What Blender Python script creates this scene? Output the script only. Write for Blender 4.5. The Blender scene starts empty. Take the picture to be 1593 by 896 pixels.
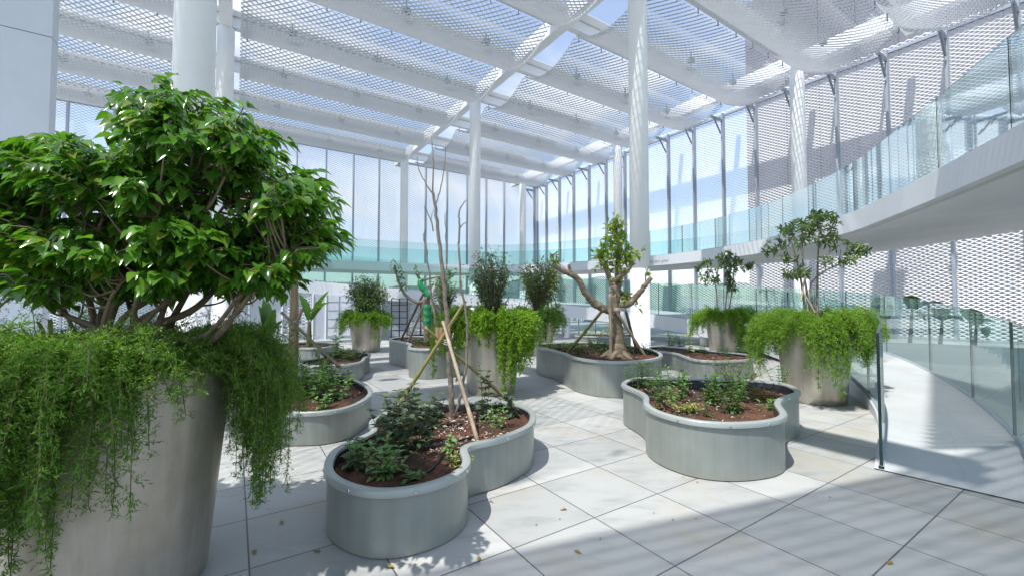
import bpy, math, random
import numpy as np
from mathutils import Vector, Matrix
from mathutils.geometry import delaunay_2d_cdt

random.seed(7); rng = np.random.default_rng(11)
S = bpy.context.scene
COL = S.collection
E = 1.55                                   # eye height
# ------------------------------------------------------------------ building axes
UX, UY = 0.837, 0.547                      # u runs right and away, v runs left and away
def W(u, v): return (UX*u - UY*v, UY*u + UX*v)
def UV(x, y): return (UX*x + UY*y, -UY*x + UX*y)
F_, CX_, CY_ = 660., 796.5, 448.
TH = math.atan(22/660)
def ray(px, py):
    x = (px-CX_)/F_; z = (CY_-py)/F_
    return (x, math.cos(TH)-z*math.sin(TH), math.sin(TH)+z*math.cos(TH))
def at(px, py, Y):
    r = ray(px, py); s = Y/r[1]
    return np.array((r[0]*s, Y, E+r[2]*s))
def onz(px, py, z):
    r = ray(px, py); s = (z-E)/r[2]
    return np.array((r[0]*s, r[1]*s, z))
# ------------------------------------------------------------------ materials
def mat(name):
    m = bpy.data.materials.new(name); m.use_nodes = True
    nt = m.node_tree
    return m, nt, nt.nodes['Principled BSDF'], nt.nodes['Material Output']
def N(nt, t, **kw):
    n = nt.nodes.new(t)
    for k, v in kw.items(): setattr(n, k, v)
    return n
def noise(nt, scale, detail=4, rough=.55, vec=None):
    n = N(nt, 'ShaderNodeTexNoise'); n.inputs['Scale'].default_value = scale
    n.inputs['Detail'].default_value = detail; n.inputs['Roughness'].default_value = rough
    if vec is not None: nt.links.new(vec, n.inputs['Vector'])
    return n
def ramp(nt, src, stops):
    r = N(nt, 'ShaderNodeValToRGB'); nt.links.new(src, r.inputs[0])
    e = r.color_ramp.elements
    while len(e) < len(stops): e.new(.5)
    for i, (p, c) in enumerate(stops):
        e[i].position = p; e[i].color = (*c, 1) if len(c) == 3 else c
    return r
def mixc(nt, fac, a, b, mode='MIX'):
    m = N(nt, 'ShaderNodeMix', data_type='RGBA', blend_type=mode)
    for s, v in ((0, fac), (6, a), (7, b)):
        if hasattr(v, 'is_output') or isinstance(v, bpy.types.NodeSocket): nt.links.new(v, m.inputs[s])
        elif isinstance(v, (int, float)): m.inputs[s].default_value = v
        else: m.inputs[s].default_value = (*v, 1)
    return m.outputs[2]
def math_(nt, op, a, b=None, c=None):
    m = N(nt, 'ShaderNodeMath', operation=op)
    for i, v in enumerate((a, b, c)):
        if v is None: continue
        if isinstance(v, (int, float)): m.inputs[i].default_value = v
        else: nt.links.new(v, m.inputs[i])
    return m.outputs[0]
def geo_pos(nt):
    return N(nt, 'ShaderNodeNewGeometry').outputs['Position']
def bump(nt, b, h, strength=.3, dist=.01):
    n = N(nt, 'ShaderNodeBump'); n.inputs['Strength'].default_value = strength
    n.inputs['Distance'].default_value = dist
    nt.links.new(h, n.inputs['Height']); nt.links.new(n.outputs[0], b.inputs['Normal'])
def simple(name, col, rough=.5, metal=0., var=.12, scale=6., bmp=0., bscale=60, stretch=None):
    m, nt, b, o = mat(name)
    p = geo_pos(nt)
    if stretch:
        mp = N(nt, 'ShaderNodeMapping'); mp.inputs['Scale'].default_value = stretch
        nt.links.new(p, mp.inputs[0]); p = mp.outputs[0]
    n = noise(nt, scale, 5, .6, p)
    lo = tuple(max(0, c*(1-var)) for c in col); hi = tuple(min(1, c*(1+var)) for c in col)
    r = ramp(nt, n.outputs[0], [(.3, lo), (.7, hi)])
    nt.links.new(r.outputs[0], b.inputs['Base Color'])
    b.inputs['Roughness'].default_value = rough; b.inputs['Metallic'].default_value = metal
    if bmp:
        n2 = noise(nt, bscale, 4, .6, p); bump(nt, b, n2.outputs[0], bmp, .02)
    return m
def leafmat(name, a, b_, rough=.4, trans=.3, spec=.5, old=None):
    m, nt, b, o = mat(name)
    g = N(nt, 'ShaderNodeNewGeometry')
    stops = [(0., a), (.85, b_)] + ([(1., old)] if old else [])
    r = ramp(nt, g.outputs['Random Per Island'], stops)
    nt.links.new(r.outputs[0], b.inputs['Base Color'])
    b.inputs['Roughness'].default_value = rough
    b.inputs['Specular IOR Level'].default_value = spec
    t = N(nt, 'ShaderNodeBsdfTranslucent')
    tc = mixc(nt, 1., r.outputs[0], (1.5, 1.7, .6), 'MULTIPLY')
    nt.links.new(tc, t.inputs[0])
    mx = N(nt, 'ShaderNodeMixShader'); mx.inputs[0].default_value = trans
    nt.links.new(b.outputs[0], mx.inputs[1]); nt.links.new(t.outputs[0], mx.inputs[2])
    nt.links.new(mx.outputs[0], o.inputs[0])
    return m
M = {}
M['white'] = simple('white_paint', (.88, .89, .90), .35, 0, .03, 2)
M['white2'] = simple('white_cladding', (.62, .65, .70), .45, 0, .05, 1.2)
M['mesh'] = simple('white_expanded_metal', (.74, .76, .79), .42, 0., .04, 3)
M['screen'] = simple('silver_expanded_metal', (.80, .82, .84), .40, .0, .05, 3)
M['mullion'] = simple('grey_steel', (.34, .38, .44), .5, .0, .06, 2)
M['bracket'] = simple('dark_steel', (.25, .28, .32), .5, .3, .06, 2)
M['dark'] = simple('black_steel', (.02, .021, .024), .5, .2, .1, 5)
M['fascia'] = simple('white_fascia', (.68, .70, .73), .5, 0, .05, .8, stretch=(1, 1, .3))
M['soffit'] = simple('pale_soffit', (.74, .76, .76), .6, 0, .06, .9)
M['parapet'] = simple('pale_concrete', (.55, .57, .57), .7, 0, .07, 1.4, .15, 40)
M['liner'] = simple('black_liner', (.022, .024, .03), .22, 0, .3, 9, .4, 14)
M['hose'] = simple('black_hose', (.015, .015, .017), .4, 0, .2, 9)
M['bolt'] = simple('steel_bolt', (.6, .6, .6), .3, .9, .05, 9)
M['bedrim'] = simple('pale_green_grey_rim', (.33, .36, .345), .33, .15, .05, 3)
M['chips'] = leafmat('pale_wood_chips', (.20, .13, .08), (.62, .55, .46), .7, 0, .3)
M['fleck'] = leafmat('fallen_leaf', (.10, .045, .02), (.35, .27, .06), .6, .1, .3)
M['bamboo'] = simple('bamboo', (.37, .29, .20), .38, 0, .3, 7, .15, 30)
M['bamboog'] = simple('green_bamboo', (.22, .19, .055), .38, 0, .3, 7, .15, 30)
M['stake'] = simple('grey_timber', (.17, .12, .075), .6, 0, .3, 9, .3, 40)
M['rope'] = simple('pale_rope', (.42, .40, .36), .8, 0, .2, 30)
M['bark'] = simple('brown_bark', (.20, .145, .095), .8, 0, .4, 14, .6, 30, stretch=(1, 1, .35))
M['bark2'] = simple('pale_smooth_bark', (.20, .155, .10), .65, 0, .45, 9, .9, 16, stretch=(1, 1, 2.2))
M['barkg'] = simple('grey_bark', (.22, .185, .15), .8, 0, .35, 18, .5, 40)
M['banstem'] = simple('banana_stem', (.26, .19, .10), .6, 0, .5, 8, .4, 30, stretch=(3, 3, .3))
M['wood'] = simple('pale_wood_block', (.42, .27, .15), .6, 0, .25, 12, .2, 30, stretch=(3, 3, .5))
M['bottle'] = None
M['twig'] = simple('green_twig', (.11, .10, .045), .7, 0, .3, 12)
M['lettering'] = simple('grey_lettering', (.16, .17, .19), .6)
M['rubber'] = simple('dark_gap', (.03, .035, .04), .6)
M['glassedge'] = simple('glass_edge', (.015, .035, .035), .2, 0, .2, 4)
M['louvre'] = simple('pale_panel', (.47, .50, .55), .4, 0, .05, 1)
M['wing'] = simple('slate_cladding', (.19, .195, .225), .6, 0, .10, .7)
M['ground'] = simple('far_ground', (.10, .13, .10), .9, 0, .4, .02)
M['hill'] = simple('wooded_hill', (.03, .062, .052), .9, 0, .4, .03)
M['reflect'] = None
# leaves
M['gloss'] = leafmat('glossy_leaf', (.045, .13, .016), (.12, .27, .032), .17, .36, .9, (.20, .24, .03))
M['fern'] = leafmat('fern_needle', (.075, .17, .02), (.17, .31, .05), .5, .4, .4, (.26, .27, .07))
M['fernD'] = leafmat('dark_fern_needle', (.05, .12, .018), (.11, .21, .04), .5, .35, .4)
M['fernY'] = leafmat('bright_trailing_leaf', (.14, .27, .018), (.25, .39, .035), .5, .4, .4)
M['fernB'] = leafmat('bright_fern_needle', (.11, .23, .02), (.22, .37, .045), .5, .4, .4, (.34, .36, .08))
M['shrub'] = leafmat('dark_shrub_leaf', (.07, .13, .04), (.15, .23, .07), .4, .35, .5)
M['shrubL'] = leafmat('olive_shrub_leaf', (.11, .16, .045), (.23, .28, .09), .45, .3, .5, (.25, .22, .08))
M['scheff'] = leafmat('umbrella_leaf', (.05, .095, .025), (.11, .17, .05), .3, .28, .5)
M['herb'] = leafmat('herb_leaf', (.055, .13, .035), (.12, .23, .06), .4, .3, .5)
M['herbB'] = leafmat('bright_herb_leaf', (.14, .27, .08), (.24, .39, .14), .4, .3, .5)
M['herbD'] = leafmat('dull_dark_leaf', (.05, .085, .045), (.13, .18, .09), .45, .2, .5, (.03, .012, .014))
M['herbY'] = leafmat('yellow_green_leaf', (.20, .24, .05), (.36, .40, .14), .5, .3, .4)
M['banana'] = leafmat('banana_leaf', (.045, .11, .025), (.10, .20, .04), .35, .35, .5)
M['pruned'] = leafmat('fresh_leaf', (.15, .23, .04), (.29, .36, .07), .4, .35, .5)
M['dry'] = leafmat('dry_grass', (.20, .13, .06), (.40, .30, .15), .8, .2, .2)

def mk_floor():
    m, nt, b, o = mat('stone_pavers')
    p = geo_pos(nt)
    sx = N(nt, 'ShaderNodeSeparateXYZ'); nt.links.new(p, sx.inputs[0])
    x, y = sx.outputs[0], sx.outputs[1]
    u = math_(nt, 'ADD', math_(nt, 'MULTIPLY', x, UX), math_(nt, 'MULTIPLY', y, UY))
    v = math_(nt, 'ADD', math_(nt, 'MULTIPLY', x, -UY), math_(nt, 'MULTIPLY', y, UX))
    du, dv = .70, .67
    a = math_(nt, 'DIVIDE', math_(nt, 'SUBTRACT', u, 3.60-70), du)
    c = math_(nt, 'DIVIDE', math_(nt, 'SUBTRACT', v, 1.61-67), dv)
    fa = math_(nt, 'FRACT', a); fc = math_(nt, 'FRACT', c)
    def edge(f, d):
        q = math_(nt, 'MINIMUM', f, math_(nt, 'SUBTRACT', 1., f)); return math_(nt, 'MULTIPLY', q, d)
    e = math_(nt, 'MINIMUM', edge(fa, du), edge(fc, dv))
    nw = noise(nt, 9, 3, .5, p)
    wj = math_(nt, 'ADD', .0032, math_(nt, 'MULTIPLY', nw.outputs[0], .0035))
    joint = math_(nt, 'LESS_THAN', e, wj)
    cb = N(nt, 'ShaderNodeCombineXYZ')
    nt.links.new(math_(nt, 'FLOOR', a), cb.inputs[0]); nt.links.new(math_(nt, 'FLOOR', c), cb.inputs[1])
    wn = N(nt, 'ShaderNodeTexWhiteNoise', noise_dimensions='3D'); nt.links.new(cb.outputs[0], wn.inputs[0])
    tile = ramp(nt, wn.outputs[0], [(0, (.335, .347, .342)), (.5, (.392, .402, .393)), (1, (.437, .444, .432))])
    # veins stretched along the slab, shifted per slab
    off = N(nt, 'ShaderNodeVectorMath', operation='MULTIPLY_ADD')
    nt.links.new(wn.outputs[1], off.inputs[0]); off.inputs[1].default_value = (30, 30, 30); nt.links.new(p, off.inputs[2])
    mp = N(nt, 'ShaderNodeMapping'); mp.inputs['Rotation'].default_value = (0, 0, -.58); mp.inputs['Scale'].default_value = (1, 2.6, 1)
    nt.links.new(off.outputs[0], mp.inputs[0])
    n1 = noise(nt, 2.4, 8, .62, mp.outputs[0])
    r1 = ramp(nt, n1.outputs[0], [(.28, (.76, .78, .78)), (.5, (1, 1, 1)), (.78, (1.07, 1.06, 1.03))])
    c1 = mixc(nt, 1., tile.outputs[0], r1.outputs[0], 'MULTIPLY')
    n2 = noise(nt, 1.1, 6, .65, p)
    st = ramp(nt, n2.outputs[0], [(.52, (0, 0, 0)), (.72, (1, 1, 1))])
    c2 = mixc(nt, math_(nt, 'MULTIPLY', st.outputs[0], .62), c1, (.36, .31, .22))
    n3 = noise(nt, 55, 3, .7, p)
    sp = ramp(nt, n3.outputs[0], [(.25, (.80, .80, .80)), (.42, (1, 1, 1))])
    c3 = mixc(nt, 1., c2, sp.outputs[0], 'MULTIPLY')
    c4 = mixc(nt, joint, c3, (.11, .105, .108))
    nt.links.new(c4, b.inputs['Base Color'])
    rr = ramp(nt, n1.outputs[0], [(.3, (.42, .42, .42)), (.7, (.62, .62, .62))])
    nt.links.new(rr.outputs[0], b.inputs['Roughness'])
    h = math_(nt, 'SUBTRACT', math_(nt, 'MULTIPLY', n3.outputs[0], .15), joint)
    bump(nt, b, h, .35, .004)
    return m
M['floor'] = mk_floor()
def mk_ramp():
    m, nt, b, o = mat('ramp_concrete')
    p = geo_pos(nt)
    n1 = noise(nt, 1.3, 7, .6, p); n2 = noise(nt, 40, 4, .7, p)
    r = ramp(nt, n1.outputs[0], [(.3, (.40, .43, .44)), (.7, (.50, .52, .53))])
    vo = N(nt, 'ShaderNodeTexVoronoi', feature='DISTANCE_TO_EDGE'); vo.inputs['Scale'].default_value = .75
    wv = mixc(nt, .12, p, n1.outputs[1], 'ADD'); nt.links.new(wv, vo.inputs['Vector'])
    cr = math_(nt, 'LESS_THAN', vo.outputs[0], .0035)
    c = mixc(nt, math_(nt, 'MULTIPLY', cr, .12), r.outputs[0], (.22, .22, .2))
    c = mixc(nt, .12, c, n2.outputs[0], 'OVERLAY')
    nt.links.new(c, b.inputs['Base Color']); b.inputs['Roughness'].default_value = .55
    bump(nt, b, n2.outputs[0], .15, .004)
    return m
M['ramp'] = mk_ramp()
def mk_bed():
    m, nt, b, o = mat('green_grey_enamel')
    p = geo_pos(nt)
    n1 = noise(nt, 3, 5, .6, p)
    mp = N(nt, 'ShaderNodeMapping'); mp.inputs['Scale'].default_value = (14, 14, .8); nt.links.new(p, mp.inputs[0])
    n2 = noise(nt, 1, 5, .6, mp.outputs[0])
    r = ramp(nt, n1.outputs[0], [(.3, (.225, .25, .23)), (.7, (.265, .29, .268))])
    st = ramp(nt, n2.outputs[0], [(.35, (.90, .90, .88)), (.6, (1, 1, 1))])
    c = mixc(nt, 1., r.outputs[0], st.outputs[0], 'MULTIPLY')
    sx = N(nt, 'ShaderNodeSeparateXYZ'); nt.links.new(p, sx.inputs[0])
    low = ramp(nt, math_(nt, 'ADD', sx.outputs[2], math_(nt, 'MULTIPLY', n1.outputs[0], .06)), [(.035, (1, 1, 1)), (.075, (0, 0, 0))])
    c = mixc(nt, math_(nt, 'MULTIPLY', low.outputs[0], .35), c, (.30, .26, .19))
    nt.links.new(c, b.inputs['Base Color'])
    b.inputs['Roughness'].default_value = .34; b.inputs['Metallic'].default_value = .12
    n3 = noise(nt, 3.2, 2, .5, p); bump(nt, b, n3.outputs[0], .18, .03)
    return m
M['bed'] = mk_bed()
def mk_steel():
    m, nt, b, o = mat('brushed_steel')
    p = geo_pos(nt)
    mp = N(nt, 'ShaderNodeMapping'); mp.inputs['Scale'].default_value = (7, 7, .5); nt.links.new(p, mp.inputs[0])
    n1 = noise(nt, 1, 6, .62, mp.outputs[0]); n2 = noise(nt, 2.2, 5, .6, p)
    r = ramp(nt, n1.outputs[0], [(.28, (.40, .36, .30)), (.5, (.55, .505, .44)), (.75, (.65, .605, .535))])
    r2 = ramp(nt, n2.outputs[0], [(.35, (.78, .75, .68)), (.6, (1, 1, 1))])
    c = mixc(nt, 1., r.outputs[0], r2.outputs[0], 'MULTIPLY')
    nt.links.new(c, b.inputs['Base Color'])
    b.inputs['Metallic'].default_value = .75
    rr = ramp(nt, n1.outputs[0], [(.3, (.42, .42, .42)), (.7, (.28, .28, .28))]); nt.links.new(rr.outputs[0], b.inputs['Roughness'])
    bump(nt, b, n2.outputs[0], .12, .03)
    return m
M['steel'] = mk_steel()
def mk_soil():
    m, nt, b, o = mat('red_soil')
    p = geo_pos(nt)
    n1 = noise(nt, 3.2, 6, .65, p); n2 = noise(nt, 38, 5, .7, p)
    r = ramp(nt, n1.outputs[0], [(.38, (.03, .02, .015)), (.52, (.12, .052, .03)), (.74, (.23, .10, .055))])
    r2 = ramp(nt, n2.outputs[0], [(.3, (.45, .45, .45)), (.55, (1, 1, 1)), (.8, (1.35, 1.3, 1.2))])
    c = mixc(nt, 1., r.outputs[0], r2.outputs[0], 'MULTIPLY')
    nt.links.new(c, b.inputs['Base Color']); b.inputs['Roughness'].default_value = .95
    bump(nt, b, n2.outputs[0], .9, .03)
    return m
M['soil'] = mk_soil()
def mk_glass(name, tint, refl=.5):
    m, nt, b, o = mat(name)
    nt.nodes.remove(b)
    t = N(nt, 'ShaderNodeBsdfTransparent'); t.inputs[0].default_value = (*tint, 1)
    g = N(nt, 'ShaderNodeBsdfGlossy'); g.inputs['Roughness'].default_value = .02
    g.inputs[0].default_value = (.9, 1, 1, 1)
    fr = N(nt, 'ShaderNodeFresnel'); fr.inputs[0].default_value = 1.45
    f2 = math_(nt, 'MINIMUM', math_(nt, 'MULTIPLY', fr.outputs[0], refl), .6)
    mx = N(nt, 'ShaderNodeMixShader'); nt.links.new(f2, mx.inputs[0])
    nt.links.new(t.outputs[0], mx.inputs[1]); nt.links.new(g.outputs[0], mx.inputs[2])
    nt.links.new(mx.outputs[0], o.inputs[0])
    return m
M['glass'] = mk_glass('teal_glass', (.83, .92, .915), .6)
M['glassc'] = mk_glass('pale_green_glass', (.855, .93, .91), .35)
M['bottle'] = simple('green_plastic', (.012, .24, .075), .28, 0, .45, 16, .9, 22)

# ------------------------------------------------------------------ builders
class MB:
    def __init__(s): s.v = []; s.f = []; s.mi = []
    def add(s, vs, fs, mi=0):
        o = len(s.v); s.v.extend([tuple(map(float, v)) for v in vs])
        s.f.extend([tuple(i+o for i in f) for f in fs]); s.mi.extend([mi]*len(fs))
    def box(s, c, sx, sy, sz, ax=(1, 0), mi=0):        # centre, sizes; ax = local x direction in plan
        a = Vector((ax[0], ax[1], 0)).normalized(); b = Vector((-a.y, a.x, 0)); z = Vector((0, 0, 1)); c = Vector(c)
        vs = [c+a*(i*sx/2)+b*(j*sy/2)+z*(k*sz/2) for k in (-1, 1) for j in (-1, 1) for i in (-1, 1)]
        s.add(vs, [(0, 2, 3, 1), (4, 5, 7, 6), (0, 1, 5, 4), (2, 6, 7, 3), (0, 4, 6, 2), (1, 3, 7, 5)], mi)
    def tube(s, pts, rad, n=8, cap=True, mi=0):
        pts = [Vector(tuple(map(float, p))) for p in pts]; m = len(pts)
        if isinstance(rad, (int, float)): rad = [rad]*m
        rings = []; t = (pts[1]-pts[0]).normalized()
        ref = Vector((0, 0, 1)) if abs(t.z) < .9 else Vector((1, 0, 0))
        nrm = t.cross(ref).normalized()
        for i in range(m):
            t = (pts[min(i+1, m-1)]-pts[max(i-1, 0)])
            t = t.normalized() if t.length > 1e-9 else Vector((0, 0, 1))
            nrm = (nrm - t*nrm.dot(t)); nrm = nrm.normalized() if nrm.length > 1e-6 else t.orthogonal().normalized()
            b = t.cross(nrm)
            rings.append([pts[i]+(nrm*math.cos(2*math.pi*k/n)+b*math.sin(2*math.pi*k/n))*rad[i] for k in range(n)])
        vs = [v for r in rings for v in r]; fs = []
        for i in range(m-1):
            for k in range(n):
                a = i*n+k; b = i*n+(k+1) % n
                fs.append((a, b, b+n, a+n))
        if cap: fs += [tuple(range(n-1, -1, -1)), tuple((m-1)*n+k for k in range(n))]
        s.add(vs, fs, mi)
    def lathe(s, c, prof, n=40, mi=0):                 # prof: list of (r, z)
        vs = []; fs = []
        for r, z in prof:
            vs += [(c[0]+r*math.cos(2*math.pi*k/n), c[1]+r*math.sin(2*math.pi*k/n), c[2]+z) for k in range(n)]
        for i in range(len(prof)-1):
            for k in range(n):
                a = i*n+k; b = i*n+(k+1) % n; fs.append((a, b, b+n, a+n))
        s.add(vs, fs, mi)
    def build(s, name, m, parent=None, smooth=False):
        return mesh_obj(name, np.array(s.v), s.f, m, parent, smooth, s.mi)
def wloc(o):
    l = Vector((0, 0, 0))
    while o is not None: l += o.location; o = o.parent
    return l
def mesh_obj(name, v, f, m, parent=None, smooth=False, mi=None):
    me = bpy.data.meshes.new(name)
    v = np.asarray(v, dtype=float).reshape(-1, 3)
    if parent is not None: v = v - np.array(wloc(parent))
    if isinstance(f, np.ndarray) and f.shape[1] == 4:
        nf = len(f); me.vertices.add(len(v)); me.vertices.foreach_set('co', v.ravel())
        me.loops.add(nf*4); me.loops.foreach_set('vertex_index', f.ravel().astype(np.int32))
        me.polygons.add(nf); me.polygons.foreach_set('loop_start', np.arange(0, nf*4, 4, dtype=np.int32))
        me.update(calc_edges=True); me.validate()
    else:
        me.from_pydata(v.tolist(), [], [list(x) for x in f]); me.update()
    ms = m if isinstance(m, (list, tuple)) else [m]
    for x in ms: me.materials.append(x)
    if mi is not None and len(ms) > 1: me.polygons.foreach_set('material_index', np.array(mi, dtype=np.int32))
    if smooth: me.polygons.foreach_set('use_smooth', np.ones(len(me.polygons), dtype=bool))
    o = bpy.data.objects.new(name, me); COL.objects.link(o)
    if parent is not None: o.parent = parent
    return o
def tag(o, label=None, cat=None, group=None, kind=None):
    if label: o['label'] = label
    if cat: o['category'] = cat
    if group: o['group'] = group
    if kind: o['kind'] = kind
    return o
def thing(name, label, cat, loc=(0, 0, 0), group=None):
    o = bpy.data.objects.new(name, None); o.empty_display_size = .1; COL.objects.link(o)
    o.location = tuple(map(float, loc))
    return tag(o, label, cat, group)
def rebase(o, loc):                                    # put a single-mesh thing's origin at its base
    d = Vector(tuple(map(float, loc))); o.data.transform(Matrix.Translation(-d)); o.location = d
    return o
def spline(pts, n=12, closed=False):
    P = [np.array(p, dtype=float) for p in pts]; m = len(P); out = []
    rngi = range(m) if closed else range(m-1)
    for i in rngi:
        if closed: a, b, c, d = P[(i-1) % m], P[i], P[(i+1) % m], P[(i+2) % m]
        else: a, b, c, d = P[max(i-1, 0)], P[i], P[i+1], P[min(i+2, m-1)]
        for k in range(n):
            t = k/n
            out.append(.5*((2*b)+(-a+c)*t+(2*a-5*b+4*c-d)*t*t+(-a+3*b-3*c+d)*t**3))
    if not closed: out.append(P[-1])
    return np.array(out)
def resample(p, step=None, n=None, closed=False):
    p = np.asarray(p); q = np.vstack([p, p[:1]]) if closed else p
    d = np.r_[0, np.cumsum(np.linalg.norm(np.diff(q, axis=0), axis=1))]
    if n is None: n = max(2, int(round(d[-1]/step))+1)
    s = np.linspace(0, d[-1], n+1)[:-1] if closed else np.linspace(0, d[-1], n)
    return np.stack([np.interp(s, d, q[:, k]) for k in range(q.shape[1])], 1)
def nrm2(p, closed=False):                             # left-hand normals in plan
    p = np.asarray(p)[:, :2]
    t = np.roll(p, -1, 0)-np.roll(p, 1, 0) if closed else np.gradient(p, axis=0)
    t /= np.linalg.norm(t, axis=1)[:, None]+1e-12
    return np.stack([-t[:, 1], t[:, 0]], 1)
# ---- leaf templates and scatter
def leaf_template(nsec=5, fold=.18, droop=.25, shape='ovate'):
    ts = np.linspace(0, 1, nsec); v = []
    for t in ts:
        if shape == 'ovate': w = max(.03, math.sin(math.pi*min(1, t**.75))*.5)*(1-.15*t)
        elif shape == 'lance': w = max(.03, math.sin(math.pi*t)*.5)
        else: w = .5*(1-t*.6)
        z = -droop*t*t
        v += [(t, -w, z+fold*w), (t, 0, z), (t, w, z+fold*w)]
    f = []
    for i in range(nsec-1):
        a = i*3; f += [(a, a+3, a+4, a+1), (a+1, a+4, a+5, a+2)]
    return np.array(v), np.array(f)
LEAF = leaf_template(6, .30, .30); LEAF3 = leaf_template(4, .3, .2); LANCE = leaf_template(4, .2, .25, 'lance')
NEEDLE = (np.array([(0, -.15, 0), (.45, -.5, 0), (1, 0, 0), (.45, .5, 0)]), np.array([(0, 1, 2, 3)]))
SMALL = (np.array([(0, -.05, 0), (0, .05, 0), (.45, -.5, .08), (.45, .5, .08), (1, -.05, -.1), (1, .05, -.1)]), np.array([(0, 2, 3, 1), (2, 4, 5, 3)]))
def scatter(tmpl, pos, fwd, up, length, width):
    tv, tf = tmpl; pos = np.asarray(pos, float); fwd = np.asarray(fwd, float); up = np.asarray(up, float)
    n = len(pos); length = np.broadcast_to(length, (n,)); width = np.broadcast_to(width, (n,))
    fwd = fwd/(np.linalg.norm(fwd, axis=1)[:, None]+1e-9)
    up = up-fwd*(up*fwd).sum(1)[:, None]; bad = np.linalg.norm(up, axis=1) < 1e-4
    up[bad] = np.cross(fwd[bad], (1., .3, 0))
    up /= np.linalg.norm(up, axis=1)[:, None]+1e-9
    side = np.cross(up, fwd)
    v = (pos[:, None, :] + tv[None, :, 0:1]*length[:, None, None]*fwd[:, None, :]
         + tv[None, :, 1:2]*width[:, None, None]*side[:, None, :]
         + tv[None, :, 2:3]*length[:, None, None]*up[:, None, :])
    k = tv.shape[0]
    f = (tf[None, :, :] + (np.arange(n)*k)[:, None, None]).reshape(-1, 4)
    return v.reshape(-1, 3), f
def join(parts):
    vs, fs, o = [], [], 0
    for v, f in parts: vs.append(v); fs.append(f+o); o += len(v)
    return np.vstack(vs), np.vstack(fs)
def rvec(n, s=1.): return rng.normal(0, s, (n, 3))

# ------------------------------------------------------------------ ground, far terrain
def sheet(name, pts, z, m, kind='structure'):
    o = mesh_obj(name, [(x, y, z) for x, y in pts], [tuple(range(len(pts)))], m); return tag(o, kind=kind)
U0, U1, V0, V1 = -16., 24.0, -9., 32.5
terr = MB()
c4 = [W(U0, V0), W(U1+.6, V0), W(U1+.6, V1+.6), W(U0, V1+.6)]
terr.add([(x, y, 0) for x, y in c4]+[(x, y, -1.2) for x, y in c4], [(0, 1, 2, 3), (7, 6, 5, 4), (0, 4, 5, 1), (1, 5, 6, 2), (2, 6, 7, 3), (3, 7, 4, 0)])
tag(terr.build('terrace_floor', M['floor']), kind='structure')
sheet('ground', [(-4000, -2000), (4000, -2000), (4000, 6000), (-4000, 6000)], -22., M['ground'])
hb = MB(); nseg = 90
hv = []; hf = []
for i in range(nseg+1):
    a = math.radians(-75+150*i/nseg); R = 420
    h = 17+5*math.sin(a*3.1+1)+3.5*math.sin(a*11)+2*math.sin(a*29+1)+1.2*math.sin(a*67)
    for r, z in ((R-120, -22), (R-40, -22+.6*(22+h)), (R, h), (R+200, -22)): hv.append((r*math.sin(a), r*math.cos(a), z))
for i in range(nseg):
    for k in range(3): q = i*4+k; hf.append((q, q+4, q+5, q+1))
hb.add(hv, hf); tag(hb.build('hills', M['hill'], None, True), kind='structure')

# ------------------------------------------------------------------ columns and roof frame
HC = 10.8+E
CU = (-.48, 10.8, 21.9); CV = (9.07, 20.2, 31.7)
cl = {(0, 0): 'nearest and widest white column beside the glossy leaved tree', (0, 1): 'white column half hidden right behind the nearest thick column on the left',
      (1, 0): 'tall white column standing behind the pruned thick limbed tree', (1, 1): 'white column rising behind the bright green trailing planter in the centre',
      (1, 2): 'thin far white column left of centre at the back screen', (2, 0): 'white column behind the umbrella trees on the right, crossed by the glass railing',
      (2, 1): 'far white column just left of the tall middle column', (2, 2): 'farthest thin white column at the back corner of the screens', (0, 2): 'far white column at the back screen hidden behind the leafy tree'}
for i, u in enumerate(CU):
    for j, v in enumerate(CV):
        x, y = W(u if (i, j) != (0, 0) else -.66, v); b = MB(); r = .30
        b.lathe((x, y, 0), [(r+.10, 0), (r+.10, .02), (r+.012, .022), (r+.012, .06), (r, .062), (r, 2.6), (r-.006, 2.604), (r-.006, 2.616), (r, 2.62), (r, HC+.12)], 40)
        o = rebase(b.build('column', M['white'], None, True), (x, y, 0))
        tag(o, cl[(i, j)], 'column', 'white columns holding the mesh roof')
STEP = (CV[1]-CV[0])/3
HL = [CV[0]+STEP*k for k in range(-2, 7)]
rf = thing('roof_frame', 'white steel roof frame of box beams above the hanging mesh strips', 'roof frame', (*W(10.8, 15), HC))
for u in CU:
    b = MB(); x, y = W(u, 16.5)
    b.box((x, y, HC+.45), .42, 34, .66, (UX, UY)); b.build('main_beam', M['white'], rf)
for v in HL[1:]:
    b = MB(); x, y = W(5.6, v); b.box((x, y, HC+.42), 35.0, .26, .42, (UX, UY)); b.build('cross_beam', M['white'], rf)
    b = MB(); b.box((*W(3.9, v), HC+.68), 30.6, 1.1, .04, (UX, UY)); b.build('cover_plate', M['white'], rf)
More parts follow.
